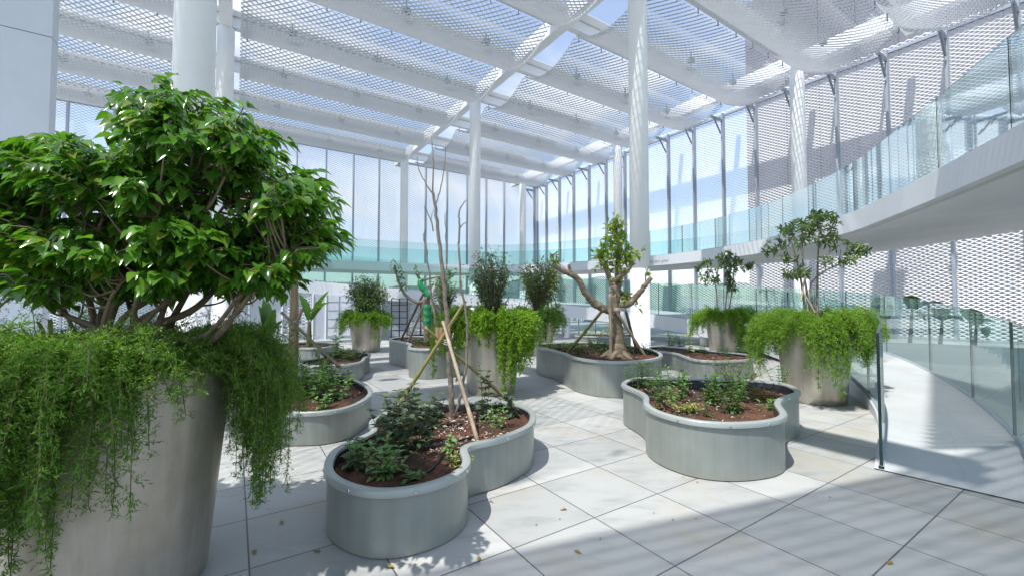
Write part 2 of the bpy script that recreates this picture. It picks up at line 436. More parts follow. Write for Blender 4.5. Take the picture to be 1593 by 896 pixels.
# sagging expanded metal strips
def expanded(L, H, cw, ch, rib, tilt, shape=None):
    """expanded metal sheet, L along x, H along y, strands as tilted ribbons; shape(y)->(y, z, slope)"""
    nx = int(L/(cw/2)); rows = int(H/(ch/2)); vs = []; fs = []
    xs = np.linspace(0, L, nx+1)
    for j in range(rows):
        yc = (j+.5)*H/rows
        sg = np.where((np.arange(nx+1)+j) % 2 == 0, 1., -1.)
        ys = yc+sg*(H/rows)*.47
        if shape is None: Y, Z, sl = ys, np.zeros_like(ys), np.zeros_like(ys)
        else: Y, Z, sl = shape(ys)
        a = tilt+sl
        o = len(vs)*0+sum(len(q) for q in vs)
        A = np.stack([xs, Y-np.cos(a)*rib/2, Z-np.sin(a)*rib/2], 1); B = np.stack([xs, Y+np.cos(a)*rib/2, Z+np.sin(a)*rib/2], 1)
        vs.append(np.vstack([A, B])); k = nx+1; i = np.arange(nx)+o
        fs.append(np.stack([i, i+1, i+1+k, i+k], 1))
    return np.vstack(vs), np.vstack(fs)
SPAN = STEP-.10; SAG = .62
def sagshape(y):
    t = y/SPAN; return y, -4*SAG*t*(1-t), np.arctan(-4*SAG*(1-2*t)/SPAN)
names_ord = ['backmost', 'second from the back', 'third from the back', 'fourth from the back', 'fifth from the back', 'sixth from the back', 'seventh from the back', 'eighth from the back']
bays = [(-11.4, -1.15, 'left'), (.0, 10.15, 'middle'), (11.45, 22.25, 'right')]
spot = MB(); spot.box((0, 0, 0), .30, .20, .16, (UX, UY)); spot.box((0, 0, .1), .05, .05, .6, (UX, UY)); spme = None
hang = MB(); hang.box((0, 0, .19), .035, .035, .42); hangme = None
strip_me = {}
for bi, (ua, ub, bn) in enumerate(bays):
    Ln = ub-ua
    v_, f_ = expanded(Ln, SPAN, .27, .16, .055, math.radians(112), sagshape)
    # to world orientation: x->u, y->v
    wv = np.stack([UX*v_[:, 0]-UY*v_[:, 1], UY*v_[:, 0]+UX*v_[:, 1], v_[:, 2]], 1)
    src = mesh_obj('mesh_panel', wv, f_, M['mesh'])
    # folded edge flats at both ends
    edos = []
    for s in (0, Ln):
        ed = MB()
        ys = np.linspace(0, SPAN, 17); _, zs, _ = sagshape(ys)
        for a in range(16):
            p = []
            for q, dz in ((a, 0), (a+1, 0), (a+1, .035), (a, .035)):
                xx, yy = W(s, ys[q]); p.append((xx, yy, zs[q]+dz))
            ed.add(p, [(0, 1, 2, 3)])
        edo = ed.build('edge_trim', M['mesh']); COL.objects.unlink(edo); edos.append(edo)
    COL.objects.unlink(src)
    for k in range(8):
        x, y = W(ua, HL[k]+.05)
        r = thing('mesh_canopy_strip', 'sagging white mesh strip in the %s bay of the roof, %s' % (bn, names_ord[7-k]), 'canopy mesh', (x, y, HC), 'sagging mesh strips hung under the roof')
        o = src.copy(); COL.objects.link(o); o.parent = r
        for edo in edos: o = edo.copy(); COL.objects.link(o); o.parent = r
        for q in range(3):
            if spme is None: h = spot.build('spotlight', M['bracket'], None); spme = h.data
            else: h = bpy.data.objects.new('spotlight', spme); COL.objects.link(h)
            hx, hy = W(1.7+q*3.3, SPAN*.5); h.parent = r; h.location = (hx, hy, -SAG+.32)
        for q in range(9):
            if hangme is None:
                h = hang.build('hanger', M['bracket'], None); hangme = h.data
            else:
                h = bpy.data.objects.new('hanger', hangme); COL.objects.link(h)
            hx, hy = W(.25+q*(Ln-.5)/8, .03); h.parent = r; h.location = (hx, hy, -.06)
# sun height and bearing, which also place the unseen shade slats
SUN_EL = 64.; sd = Vector((-.69, -.72, 0)).normalized()      # where the sun stands, in plan
# unseen slats out of frame, added to half shade the near floor and ramp
_k = (HC+.35)/math.tan(math.radians(SUN_EL)); _o = np.array((sd.x, sd.y))*_k
sl = thing('added_shade_slats', 'unseen slats added overhead to half shade the near floor and ramp', 'shade helper', (*(np.array((0, 1.))+_o), HC+.35))
_d = np.array((.944, .33)); _p = np.array((.33, -.944)); _e = np.array((-4.4, 1.16))
for k in range(46):
    p0 = _e+_p*(.06+k*.125)+_o; b = MB(); b.box((*(p0+_d*7.5), HC+.35), 17.5, .090, .02, _d); b.build('slat', M['white'], sl)
for k in range(31):
    y = 4.42+k*.125; b = MB(); x0 = y-.15
    q = np.array(((x0+19)/2, y+.0))+_o; b.box((*q, HC+.42), 19-x0, .095, .02, (1, 0)); b.build('slat', M['white'], sl)

# ------------------------------------------------------------------ perimeter mesh screens
ZT = 12.6
def screen(label, p0, dirv, inward, n, pitch, ext):
    """n bays along dirv from p0; inward = plan direction towards the terrace"""
    root = thing('mesh_screen', label, 'screen wall', (*p0, 0))
    d = Vector((*dirv, 0)); w = Vector((*inward, 0)); z0 = -.2
    v_, f_ = expanded(pitch, ZT-z0, .25, .152, .060, math.radians(42))
    # local x along wall, y up, z: ribbon: low edge inward, high edge outward
    P = Vector((*p0, 0))
    wv = v_[:, 0:1]*np.array(d)[None]+v_[:, 1:2]*np.array((0, 0, 1.))[None]-v_[:, 2:3]*np.array(w)[None]
    src = mesh_obj('mesh_panel', wv, f_, M['screen'])
    mb = MB(); mb.box((0, 0, (ZT+z0)/2), .09, .26, ZT-z0, dirv); mo = mb.build('mullion', M['mullion'])
    bb = MB(); c = w*.55
    bb.box((c.x, c.y, ZT-.45), .09, 1.1, .14, dirv)
    q = w*.35; bb.tube([(w*.1)+Vector((0, 0, ZT-1.25)), (w*.75)+Vector((0, 0, ZT-.5))], .05, 6)
    bo = bb.build('bracket', M['bracket'])
    for o in (src, mo, bo): COL.objects.unlink(o)
    for k in range(n):
        o = src.copy(); COL.objects.link(o); o.parent = root; o.location = d*(k*pitch)
    for k in range(n+1):
        o = mo.copy(); COL.objects.link(o); o.parent = root; o.location = d*(k*pitch)+w*.20
        if ext: o = bo.copy(); COL.objects.link(o); o.parent = root; o.location = d*(k*pitch)+w*.33
    rb = MB(); 
    for z in (0.05, ZT-.05):
        c = P+d*(n*pitch/2)+w*.06; rb.box((c.x, c.y, z), n*pitch, .12, .12, dirv)
    rb.build('rail', M['mullion'], root)
    return root
nb = 19
screen('long mesh screen wall with thin grey mullions across the back of the terrace', W(24-nb*1.87, V1), (UX, UY), (UY, -UX), nb, 1.87, 0)
screen('tall mesh screen wall with grey mullions along the right side of the terrace', W(24, V1-19*1.87), (-UY, UX), (-UX, -UY), 19, 1.87, 1)
# slate building beyond the right-hand screen
b = MB(); b.box((*W(37, 4.2), 4), 10, 25, 40, (UX, UY))
for k in range(12):
    b.box((*W(31.96, -8+k*2.0), 4), .1, .12, 40, (UX, UY))
o = rebase(b.build('neighbouring_building', M['wing']), (*W(37, 4.2), -16)); tag(o, 'slate coloured building face right behind the mesh screen on the right', 'building')
# white clad wall at far left
b = MB()
for k in range(6):
    for z in range(5):
        b.box((-7.75-UX*(k*.62+.30)-UY*.15, 7.0-UY*(k*.62+.30)+UX*.15, 1.5+z*3.0), .605, .3, 2.985, (UX, UY))
b.box((-7.75-UX*2-UY*.16, 7.0-UY*2+UX*.16, 7), 3.7, .26, 14.5, (UX, UY))
o = rebase(b.build('clad_wall', M['white2']), (-9, 6.4, 0)); tag(o, 'tall white clad wall with panel joints at the left edge', 'wall')

# ------------------------------------------------------------------ raised walkway and ramp
def sweep_strip(A, B, m, name, parent):                # surface between two polylines
    n = len(A); v = np.vstack([A, B]); f = np.array([(i, i+1, i+1+n, i+n) for i in range(n-1)])
    return mesh_obj(name, v, f, m, parent, True)
def glass_rail(name, label, pts, h, plen, z_off=.0, gm='glass', cat='railing', flip=False, lip=.0):
    p = resample(pts, step=.22); L = np.r_[0, np.cumsum(np.linalg.norm(np.diff(p[:, :2], axis=0), axis=1))]
    root = thing(name, label, cat, p[0])
    npan = max(1, int(round(L[-1]/plen))); nn = nrm2(p)
    for k in range(npan):
        s = np.linspace(L[-1]*k/npan+.009, L[-1]*(k+1)/npan-.009, 10)
        q = np.stack([np.interp(s, L, p[:, c]) for c in range(3)], 1); nq = nrm2(q); n = len(q)
        a = q.copy(); a[:, :2] += nq*.012; b_ = q.copy(); b_[:, :2] -= nq*.012
        up = np.array((0, 0, h)); dn = np.array((0, 0, z_off))
        V = np.vstack([a+dn, a+up, b_+dn, b_+up]); mb = MB(); fs = []; fe = []
        for i in range(n-1):
            fs += [(i, i+1, n+i+1, n+i), (2*n+i+1, 2*n+i, 3*n+i, 3*n+i+1)]
            fe += [(n+i, n+i+1, 3*n+i+1, 3*n+i)]
        fe += [(0, n, 3*n, 2*n), (n-1, 3*n-1, 4*n-1, 2*n-1)]
        mb.add(V, fs, 0); o = len(mb.v); mb.f += fe; mb.mi += [1]*len(fe)
        mb.build('glass_panel', [M[gm], M['glassedge']], root, False)
    ch = MB(); rr = resample(p, step=.35)
    nr = nrm2(rr)
    for i in range(len(rr)-1):
        a, b_ = rr[i], rr[i+1]; c = (a+b_)/2; dv = b_-a
    for sgn in (-1, 1):
        pass
    A = rr.copy(); A[:, :2] += nr*.02; B = rr.copy(); B[:, :2] -= nr*.02
    k = len(rr); top = np.array((0, 0, .03))
    V = np.vstack([A, A+top, B+top, B]); f = []
    for i in range(k-1):
        for q in range(3): f.append((q*k+i, q*k+i+1, (q+1)*k+i+1, (q+1)*k+i))
    mesh_obj('base_channel', V, np.array(f), M['mullion'], root)
    return root
ZW = 3.75
wi = spline([(4.9, 2.2, 0), (6.28, 5.14, 0), (7.78, 8.74, 0), (8.55, 11.2, 0), (8.85, 15.0, 0), (7.9, 18.4, 0), (6.0, 21.2, 0), (1.45, 24.9, 0), (-2.5, 25.3, 0), (-6.2, 24.1, 0), (-10.5, 21.6, 0), (-16, 17.5, 0)], 10)
wi = resample(wi, step=.4); nw = nrm2(wi)              # left normal points inward (towards terrace) as we run counter-clockwise
wd = np.interp(np.linspace(0, 1, len(wi)), [0, .35, .6, 1], [4.4, 3.6, 2.6, 2.6])
wo = wi.copy(); wo[:, :2] -= nw*wd[:, None]
wk = thing('raised_walkway', 'white raised walkway sweeping in a long curve along the screens', 'walkway', (*wi[0][:2], ZW))
def lift(p, z, off=0., nn=nw):
    q = p.copy(); q[:, :2] += nn*off; q[:, 2] = z; return q
sweep_strip(lift(wi, ZW), lift(wo, ZW), M['ramp'], 'deck', wk)
FH = .46
sweep_strip(lift(wi, ZW), lift(wi, ZW-FH), M['fascia'], 'fascia', wk)
sweep_strip(lift(wi, ZW-FH), lift(wi, ZW-FH, -.14), M['fascia'], 'fascia_return', wk)
sweep_strip(lift(wi, ZW-FH, -.14), lift(wi, ZW-FH+.09, -.145), M['bracket'], 'shadow_gap', wk)
sweep_strip(lift(wi, ZW-FH-.015, -.23), lift(wo, ZW-FH-.015), M['soffit'], 'soffit', wk)
sweep_strip(lift(wi, ZW-FH+.09, -.145), lift(wi, ZW-FH-.015, -.23), M['soffit'], 'soffit_edge', wk)
sweep_strip(lift(wo, ZW-FH-.015), lift(wo, ZW), M['fascia'], 'outer_fascia', wk)
# illegible line of small grey lettering on the fascia
lt = MB(); rl = random.Random(5)
i0 = int(np.argmin(np.hypot(wi[:, 0]-6.55, wi[:, 1]-20.3)))
P0 = wi[i0]; tdir = wi[i0-3]-wi[i0+3]; tdir = tdir/np.linalg.norm(tdir); n0 = nw[i0]
for k in range(17):
    if k in (7, 12): continue
    base = np.array((P0[0], P0[1], ZW-.27))+tdir*(k*.095-.3)+np.array((n0[0], n0[1], 0))*.035
    for s in range(3):
        c = base+tdir*rl.uniform(-.02, .02)+np.array((0, 0, rl.uniform(-.04, .04)))
        if rl.random() < .5: lt.box(c, .055, .006, .016, (tdir[0], tdir[1]))
        else: lt.box(c, .014, .006, .075, (tdir[0], tdir[1]))
lt.build('lettering', M['lettering'], wk)
for s0 in (-1,): pass
glass_rail('walkway_railing', 'teal tinted glass railing along the upper curved walkway', lift(wi, ZW, -.06), 1.24, 1.75)
wq = lift(wo, ZW, .08)
glass_rail('outer_walkway_railing', 'second glass railing on the outer edge of the upper walkway', wq[:int(len(wq)*.97)], 1.15, 2.4)
# small sign board behind the glass
# ramp
Lp = [(3.37, 4.0, .012), (4.72, 5.55, .11), (5.72, 7.2, .24), (6.45, 9, .42), (6.95, 11, .58), (6.9, 13.5, .78), (6.0, 16.2, 1.0), (4, 18, 1.25), (0, 18.9, 1.66), (-4, 18.7, 2.02), (-8.4, 17.9, 2.42), (-13, 15.4, 2.9)]
Rp = [(4.05, 3.2, .012), (5.6, 4.75, .13), (7.15, 6.95, .28), (8.15, 9.2, .46), (8.75, 11.6, .62), (8.75, 14.3, .80), (7.7, 17.5, 1.02), (5, 19.9, 1.27), (.2, 20.8, 1.68), (-4.3, 20.6, 2.04), (-9.2, 19.7, 2.46), (-14, 17, 2.9)]
rl_ = resample(spline(Lp, 10), n=120); rr_ = resample(spline(Rp, 10), n=120)
rr_[:, 2] = rl_[:, 2]
rp = thing('curved_ramp', 'pale concrete ramp curving up from the right towards the back left', 'ramp', (3.7, 3.6, 0))
sweep_strip(rl_, rr_, M['ramp'], 'deck', rp)
def low(p, d): q = p.copy(); q[:, 2] = np.maximum(p[:, 2]-d, -.02); return q
def ups(p, d): q = p.copy(); q[:, 2] = p[:, 2]+d; return q
sweep_strip(ups(rl_, .004), low(rl_, .52), M['fascia'], 'fascia', rp)
sweep_strip(low(rr_, .52), ups(rr_, .004), M['fascia'], 'fascia', rp)
sweep_strip(low(rl_, .52), low(rr_, .52), M['soffit'], 'soffit', rp)
nl = nrm2(rl_); q = rl_.copy(); q[:, :2] -= nl*.05
i1 = 62
glass_rail('ramp_railing', 'frameless glass railing on the inner edge of the ramp, its end pane facing the camera', q[:], 1.25, 1.55, gm='glassc')
nr_ = nrm2(rr_); q = rr_.copy(); q[:, :2] += nr_*.05
q0 = np.vstack([[(2.9, 2.1, .0)], q])
glass_rail('outer_ramp_railing', 'glass railing with dark joints on the outer right edge of the ramp', q0, 1.25, 1.75, gm='glassc')
# ramp posts
for x, y, z, l in ((2.45, 18.9, 1.0, 'short round white post under the ramp behind the pruned tree'), (6.9, 15.3, .5, 'short round white post under the ramp behind the far right planter'), (-1.2, 19.6, 1.2, 'short round white post under the ramp near the centre')):
    b = MB(); b.lathe((x, y, 0), [(.16, 0), (.16, .02), (.14, .03), (.14, z+.02)], 24)
    o = rebase(b.build('ramp_post', M['white'], None, True), (x, y, 0)); tag(o, l, 'post', 'posts under the ramp')
# partition under the ramp (left)
pw = thing('partition_wall', 'pale grey panelled partition with framed panes under the left end of the ramp', 'wall', (-6.5, 19.3, 0))
def rz(x): return float(np.interp(-x, -rl_[::1, 0][np.argsort(-rl_[:, 0])], rl_[np.argsort(-rl_[:, 0]), 2]))
PA = np.array((-13.5, 16.3)); PB = np.array((-3.2, 19.6)); PD = (PB-PA); PLn = np.linalg.norm(PD); PD /= PLn; PN = np.array((PD[1], -PD[0]))
def pt(s, off=0.): return PA+PD*s+PN*off
edges = [0, 1.5, 3.0, 4.2, 5.35, 5.85, 7.0, 8.1, 9.25, 10.4, PLn]
kinds = ['p', 'g', 'p', 'm', 'p', 'w', 'w', 'p', 'm', 'p']
for a, b_, kd in zip(edges[:-1], edges[1:], kinds):
    c = pt((a+b_)/2); h = np.interp(c[0], [-13.5, -3], [2.35, 1.42]); wdt = b_-a-.06
    if kd == 'm':
        v_, f_ = expanded(wdt, h, .2, .13, .06, math.radians(45))
        o0 = pt(a+.03); wv = np.stack([o0[0]+PD[0]*v_[:, 0]-PN[0]*v_[:, 2], o0[1]+PD[1]*v_[:, 0]-PN[1]*v_[:, 2], v_[:, 1]+.03], 1)
        mesh_obj('mesh_door', wv, f_, M['screen'], pw)
        fb = MB()
        for s in (a+.03, (a+b_)/2, b_-.03): fb.box((*pt(s, .05), h/2), .05, .06, h, PD)
        fb.box((*pt((a+b_)/2, .05), .05), wdt, .06, .08, PD); fb.build('door_frame', M['dark'] if a > 8 else M['mullion'], pw)
    else:
        pb = MB(); pb.box((*c, h/2), wdt, .08, h, PD); po = pb.build('panel', M['louvre'], pw)
        if kd in 'wg':
            for r in range(5):
                for cc in range(2):
                    x0 = a+.1+cc*(wdt-.1)/2; gb = MB()
                    gb.box((*pt(x0+(wdt-.25)/4, .055), .28+r*.36), (wdt-.25)/2, .03, .30, PD); gb.build('pane', M['white2'], po)
pf = MB()
for s in edges:
    c = pt(s, .02); h = np.interp(c[0], [-13.5, -3], [2.38, 1.45]); pf.box((*c, h/2), .06, .14, h, PD)
pf.build('post', M['white'], pw)
# black shelf rack in front of partition
sr = thing('shelf_rack', 'black open rack with thin shelves standing at the partition under the ramp', 'rack', at(622, 522, 18.3))
rk = MB(); RW = .66; rc = at(621, 522, 18.2); rc[2] = 0
for i in (-1, 0, 1): rk.box((rc[0]+PD[0]*i*RW/2, rc[1]+PD[1]*i*RW/2, .86), .035, .3, 1.7, PD)
rk.build('upright', M['dark'], sr)
for k in range(7):
    rk = MB(); rk.box((rc[0], rc[1], .08+k*.27), RW, .3, .025, PD); rk.build('shelf', M['dark'], sr)
# glazed kiosk line under the far part of the ramp
kb = thing('glazed_partition', 'low row of grey glazed panels under the ramp behind the middle columns', 'wall', (3.4, 20.6, 0))
for k in range(7):
    x = 2.9+k*.78; y = 21.2-k*.28
    b = MB(); b.box((x, y, .62), .72, .04, 1.2, (.94, -.34)); b.build('glass_pane', M['glass'], kb)
    b = MB(); b.box((x-.38, y+.14, .64), .05, .1, 1.26, (.94, -.34)); b.build('frame_post', M['mullion'], kb)
# parapet bench with banana plants on the far right
bp = spline([(8.2, 11.9, 0), (9.5, 11.3, 0), (11.2, 10.2, 0), (12.6, 8.2, 0), (13.2, 5.2, 0), (12.8, 2, 0)], 8)
nb_ = nrm2(bp); b = thing('low_parapet', 'low white curved planter wall behind the right glass railing', 'planter wall', bp[0])
A = bp.copy(); A[:, :2] -= nb_*.0; B = bp.copy(); B[:, :2] += nb_*.16
z1 = np.array((0, 0, .5))
sweep_strip(A+z1, A, M['parapet'], 'face', b); sweep_strip(B+z1, A+z1, M['parapet'], 'coping', b); sweep_strip(B, B+z1, M['parapet'], 'inner_face', b)
C = B.copy(); C[:, :2] += nb_*1.3; zs = np.array((0, 0, .38)); sweep_strip(C+zs, B+zs, M['soil'], 'soil', b)

# ------------------------------------------------------------------ tall round planters
def fern(name, label, c, r0, zrim, mname, lens, nst, kneedle, nl, seed, cat='fern', inner=.25, up=.7, sprig=.075, wid=.22, lenfun=None, tm=NEEDLE, per=9, gr=(.17, .32)):
    rg = np.random.default_rng(seed); pos = []; fwd = []; ups_ = []; ln = []; stems = MB()
    for s in range(nst):
        ph = rg.uniform(0, 2*math.pi); rr = r0*math.sqrt(rg.uniform(inner, 1))
        L = rg.uniform(*lens)*(lenfun(ph) if lenfun else .85+.28*math.sin(3*ph+seed)+.22*math.sin(7*ph+2.3*seed)+.15*math.sin(13*ph+seed*.7))
        d = np.array((math.cos(ph)*.8, math.sin(ph)*.8, rg.uniform(.2, 1.25)*up*2)); d += rg.normal(0, .22, 3); d /= np.linalg.norm(d)
        p = np.array((c[0]+rr*math.cos(ph), c[1]+rr*math.sin(ph), zrim+.0)); n = int(L/.035); path = [p.copy()]
        g = rg.uniform(*gr)
        for i in range(n):
            d = d+np.array((0, 0, -g))*(.45+.55*min(1, i/8)) + rg.normal(0, .05, 3); d /= np.linalg.norm(d); p = p+d*.035
            rad = math.hypot(p[0]-c[0], p[1]-c[1]); lim = r0+.05+.02*rg.random()
            if p[2] < zrim+.01 and rad < lim:
                if rad < r0*.97: p[2] = max(p[2], zrim+.02)
                else: k = lim/max(rad, 1e-3); p[0] = c[0]+(p[0]-c[0])*k; p[1] = c[1]+(p[1]-c[1])*k
            if p[2] < .06: break
            path.append(p.copy())
            if i < 1: continue
            env = math.sin(math.pi*min(1, .15+.85*(1-i/n)))*.75+.25
            m = kneedle
            a = rg.normal(0, 1, (m, 3))+d*.7; a /= np.linalg.norm(a, axis=1)[:, None]
            for q in range(m):                         # branchlet with needles
                bl = sprig*rg.uniform(.5, 1.2)*env; k = per
                t = np.linspace(.1, 1, k)
                pos.append(p+a[q]*(t[:, None]*bl)); fw = a[q]+rg.normal(0, .75, (k, 3)); fwd.append(fw)
                ups_.append(rg.normal(0, .6, (k, 3))+np.array((0, 0, 1.))); ln.append(np.full(k, nl)*rg.uniform(.7, 1.3, k))
        if len(path) > 3: stems.tube(path[::3]+[path[-1]], .0022, 3, False)
    pos = np.vstack(pos); fwd = np.vstack(fwd); ups_ = np.vstack(ups_); ln = np.concatenate(ln)
    root = thing(name, label, cat, (c[0], c[1], zrim-.05), 'trailing ferns in the tall planters')
    v, f = scatter(tm, pos, fwd, ups_, ln, ln*wid)
    mesh_obj('foliage', v, f, M[mname], root, False)
    stems.build('stem', M['twig'], root)
    return root
def tall_planter(c, label, h=1.2, rb=.41, rt=.52):
    t = thing('tall_planter', label, 'planter', (c[0], c[1], 0), 'tall round steel planters')
    b = MB(); pr = [(rb-.01, .0), (rb, .012)]
    for k in range(1, 13): pr.append((rb+(rt-rb)*k/12, h*k/12-.0))
    pr += [(rt+.004, h+.006), (rt-.012, h+.012), (rt-.022, h), (rt-.03, h-.14)]
    b.lathe((c[0], c[1], .004), pr, 56); b.build('shell', M['steel'], t, True)
    b = MB(); b.lathe((c[0], c[1], 0), [(rt-.028, h-.05), (rt*.5, h-.035), (.01, h-.02)], 30); b.build('soil', M['soil'], t, True)
    return t
T = {'T1': (-2.16, 2.36), 'T2': (-4.62, 13.5), 'T3': (-.36, 7.45), 'T4': (.77, 12.7), 'T5': (6.85, 13.75), 'T6': (4.80, 6.78), 'T7': (-2.05, 13.2)}
T['T5'] = (6.35, 12.7)
tall_planter(T['T1'], 'large steel planter in the near left corner under the glossy leaved tree')
tall_planter(T['T2'], 'steel planter with a rounded dark shrub in front of the grey partition', 1.02)
tall_planter(T['T3'], 'steel planter with lime green trailing plants behind the bamboo tripod')
tall_planter(T['T4'], 'steel planter with an upright olive shrub left of the pruned tree', 1.12)
tall_planter(T['T5'], 'steel planter with an umbrella tree in front of the ramp, farther right one', 1.12)
tall_planter(T['T6'], 'shiny steel planter with umbrella trees beside the glass railing on the right')
tall_planter(T['T7'], 'steel planter half hidden behind the bottle wrapped tree', 1.05)
def len1(ph):
    a = lambda d: max(0, math.cos(ph-math.radians(d)))
    return max(.3, .85+.55*a(40)**5+.5*a(-100)**2-.6*a(-22)**6)
def len1_(ph):                                          # uneven curtain on the near planter
    return .75+.5*max(0, math.cos(ph-math.radians(-5)))**4+.45*max(0, math.cos(ph-math.radians(-115)))**6+.35*max(0, math.cos(ph-math.radians(180)))-.45*max(0, math.cos(ph-math.radians(-62)))**8
fern('trailing_fern', 'feathery dark green fern spilling over the near left planter', T['T1'], .5, 1.2, 'fern', (.22, .92), 1000, 4, .020, 21, inner=.10, up=.72, sprig=.065, lenfun=len1, per=10, wid=.22, gr=(.2, .42))
fern('trailing_fern', 'fluffy bright green fern skirt under the rounded dark shrub by the partition', T['T2'], .5, 1.02, 'fernB', (.25, .7), 210, 3, .06, 22, sprig=.10, per=5, wid=.2)
fern('trailing_vine', 'lime green leafy vine hanging in tassels from the planter behind the bamboo tripod', T['T3'], .5, 1.2, 'fernY', (.3, 1.05), 330, 3, .030, 23, 'vine', sprig=.08, per=5, wid=.75, tm=SMALL)
fern('trailing_fern', 'deep green fern skirt under the upright olive shrub', T['T4'], .5, 1.12, 'fernD', (.3, .9), 220, 3, .06, 24, sprig=.10, per=5, wid=.2)
fern('trailing_fern', 'bright fern skirt under the farther umbrella tree', T['T5'], .55, 1.12, 'fernB', (.3, .95), 240, 3, .055, 25, sprig=.10, per=5, wid=.22)
fern('trailing_fern', 'dense bright green fern mound spilling from the shiny planter by the glass railing', T['T6'], .52, 1.2, 'fernB', (.3, 1.0), 520, 3, .034, 26, sprig=.09, per=7, wid=.22, up=.6)
fern('trailing_fern', 'green fern behind the bottle wrapped tree', T['T7'], .5, 1.05, 'fernB', (.35, .7), 70, 3, .06, 27, sprig=.10, per=5, wid=.2)

# ------------------------------------------------------------------ glossy leaved tree in the near planter
def big_tree():
    c = np.array((T['T1'][0], T['T1'][1], 1.17)); rg = np.random.default_rng(5)
    root = thing('leafy_tree', 'large multi stemmed tree with glossy dark green drooping leaves, near left', 'tree', c)
    Y0 = 2.4; k = Y0/F_
    ell = [(262, 212, 108, 88, 30), (110, 262, 150, 78, 46), (345, 250, 92, 88, 30), (430, 330, 84, 78, 30), (450, 385, 68, 55, 16), (40, 380, 110, 85, 30),
           (140, 395, 130, 68, 26), (290, 375, 125, 62, 34), (200, 310, 140, 80, 36), (370, 420, 75, 45, 14), (235, 440, 80, 30, 8), (-60, 320, 120, 120, 30), (-30, 245, 100, 50, 14), (40, 320, 90, 70, 20), (235, 175, 70, 52, 16), (90, 445, 110, 50, 14), (250, 440, 95, 45, 12), (390, 440, 70, 40, 10), (330, 410, 90, 50, 12)]
    cl = []
    for ex, ey, rx, ry, n in ell:
        e = at(ex, ey, Y0)
        for i in range(int(n*1.9)):
            d = rg.normal(0, 1, 3); d /= np.linalg.norm(d); r = rg.uniform(.35, 1)**.5
            cl.append(at(ex+d[0]*max(20, rx-32)*r, ey-d[2]*max(20, ry-24)*r, Y0+d[1]*.46*r))
    cl = np.array(cl)
    # limbs
    wood = MB(); nodes = []
    tg = [(120, 420), (240, 330), (290, 290), (340, 370), (60, 400), (200, 430), (410, 430), (40, 430), (-40, 480), (95, 360), (150, 300), (215, 240), (265, 190), (320, 260), (365, 300), (420, 345), (455, 400), (300, 350), (180, 400), (20, 330), (380, 410)]
    for i, (px, py) in enumerate(tg):
        e = at(px, py, Y0+rg.uniform(-.35, .4)); a = 2*math.pi*i/len(tg)
        b0 = c+np.array((.13*math.cos(a), .1*math.sin(a), -.03)); m = (b0+e)/2; m += np.array((rg.normal(0, .05), rg.normal(0, .06), -.08))
        out = b0+(e-b0)*.25+np.array((0, 0, .02))
        p = spline([b0, out, m, (m+e)/2+rg.normal(0, .035, 3), e], 6)
        rad = np.linspace(.019 if i % 3 else .030, .006, len(p)); wood.tube(p, list(rad), 8)
        nodes += [(q, r) for q, r in zip(p[8:], rad[8:])]
    npz = np.array([q for q, r in nodes])
    pos, fw, up, ln = [], [], [], []; axis = c[:2]
    for q in cl:
        j = int(np.argmin(np.linalg.norm(npz-q, axis=1)+np.where(npz[:, 2] > q[2], .25, 0)+rg.uniform(0, .22, len(npz))))
        b0 = npz[j]; out = q[:2]-(axis+rg.normal(0, .15, 2)); out = out/(np.linalg.norm(out)+1e-6)
        sd = np.array((out[0], out[1], rg.uniform(-.05, .45))); sd /= np.linalg.norm(sd)
        m = (b0+q)/2+np.array((0, 0, -.04)); path = spline([b0, m, q, q+sd*.16], 4); wood.tube(path, list(np.linspace(.007, .0025, len(path))), 4, False)
        nlf = rg.integers(14, 22)
        for i in range(nlf):
            t = i/nlf; pp = q-sd*.06+sd*(.26*t)+rg.normal(0, .012, 3); side = np.array((-sd[1], sd[0], 0))*(1 if i % 2 else -1)
            f = side*(1-.6*t)+sd*(.45+.8*t)+np.array((0, 0, -.30-.5*rg.random()))+rg.normal(0, .22, 3)
            pos.append(pp); fw.append(f); up.append(np.array((0, 0, 1.))+sd*.35+rg.normal(0, .2, 3)); ln.append(rg.uniform(.045, .105))
    ln = np.array(ln); v, f = scatter(LEAF, np.array(pos), np.array(fw), np.array(up), ln, ln*.58)
    wood.build('trunk', M['bark'], root, True); mesh_obj('crown', v, f, M['gloss'], root, True)
    return root
big_tree()
# long pale strap leaf plant poking from the near planter
def strap_plant(name, label, c, targets, m, w=.025, cat='plant'):
    b = MB()
    for e in targets:
        p = spline([c, (np.array(c)+e)/2+np.array((0, 0, .10)), e], 6); n = len(p)
        d = p[-1]-p[0]; s = np.cross(d, (0, 0, 1.)); s /= np.linalg.norm(s)+1e-9
        ws = [w*math.sin(math.pi*(.12+.88*i/(n-1))) for i in range(n)]
        b.add([q+s*x for q, x in zip(p, ws)]+[q+np.array((0, 0, -x*.4)) for q, x in zip(p, ws)]+[q-s*x for q, x in zip(p, ws)], [(i, i+1, n+i+1, n+i) for i in range(n-1)]+[(n+i, n+i+1, 2*n+i+1, 2*n+i) for i in range(n-1)])
    o = b.build(name, M[m], None, True); rebase(o, c); return tag(o, label, cat)
strap_plant('strap_leaf_plant', 'pale strap leaves poking out left of the trunks in the near planter', at(80, 560, 2.25), [at(8, 545, 2.1), at(40, 505, 2.3), at(75, 500, 2.35), at(20, 575, 2.0)], 'herbY', .010)

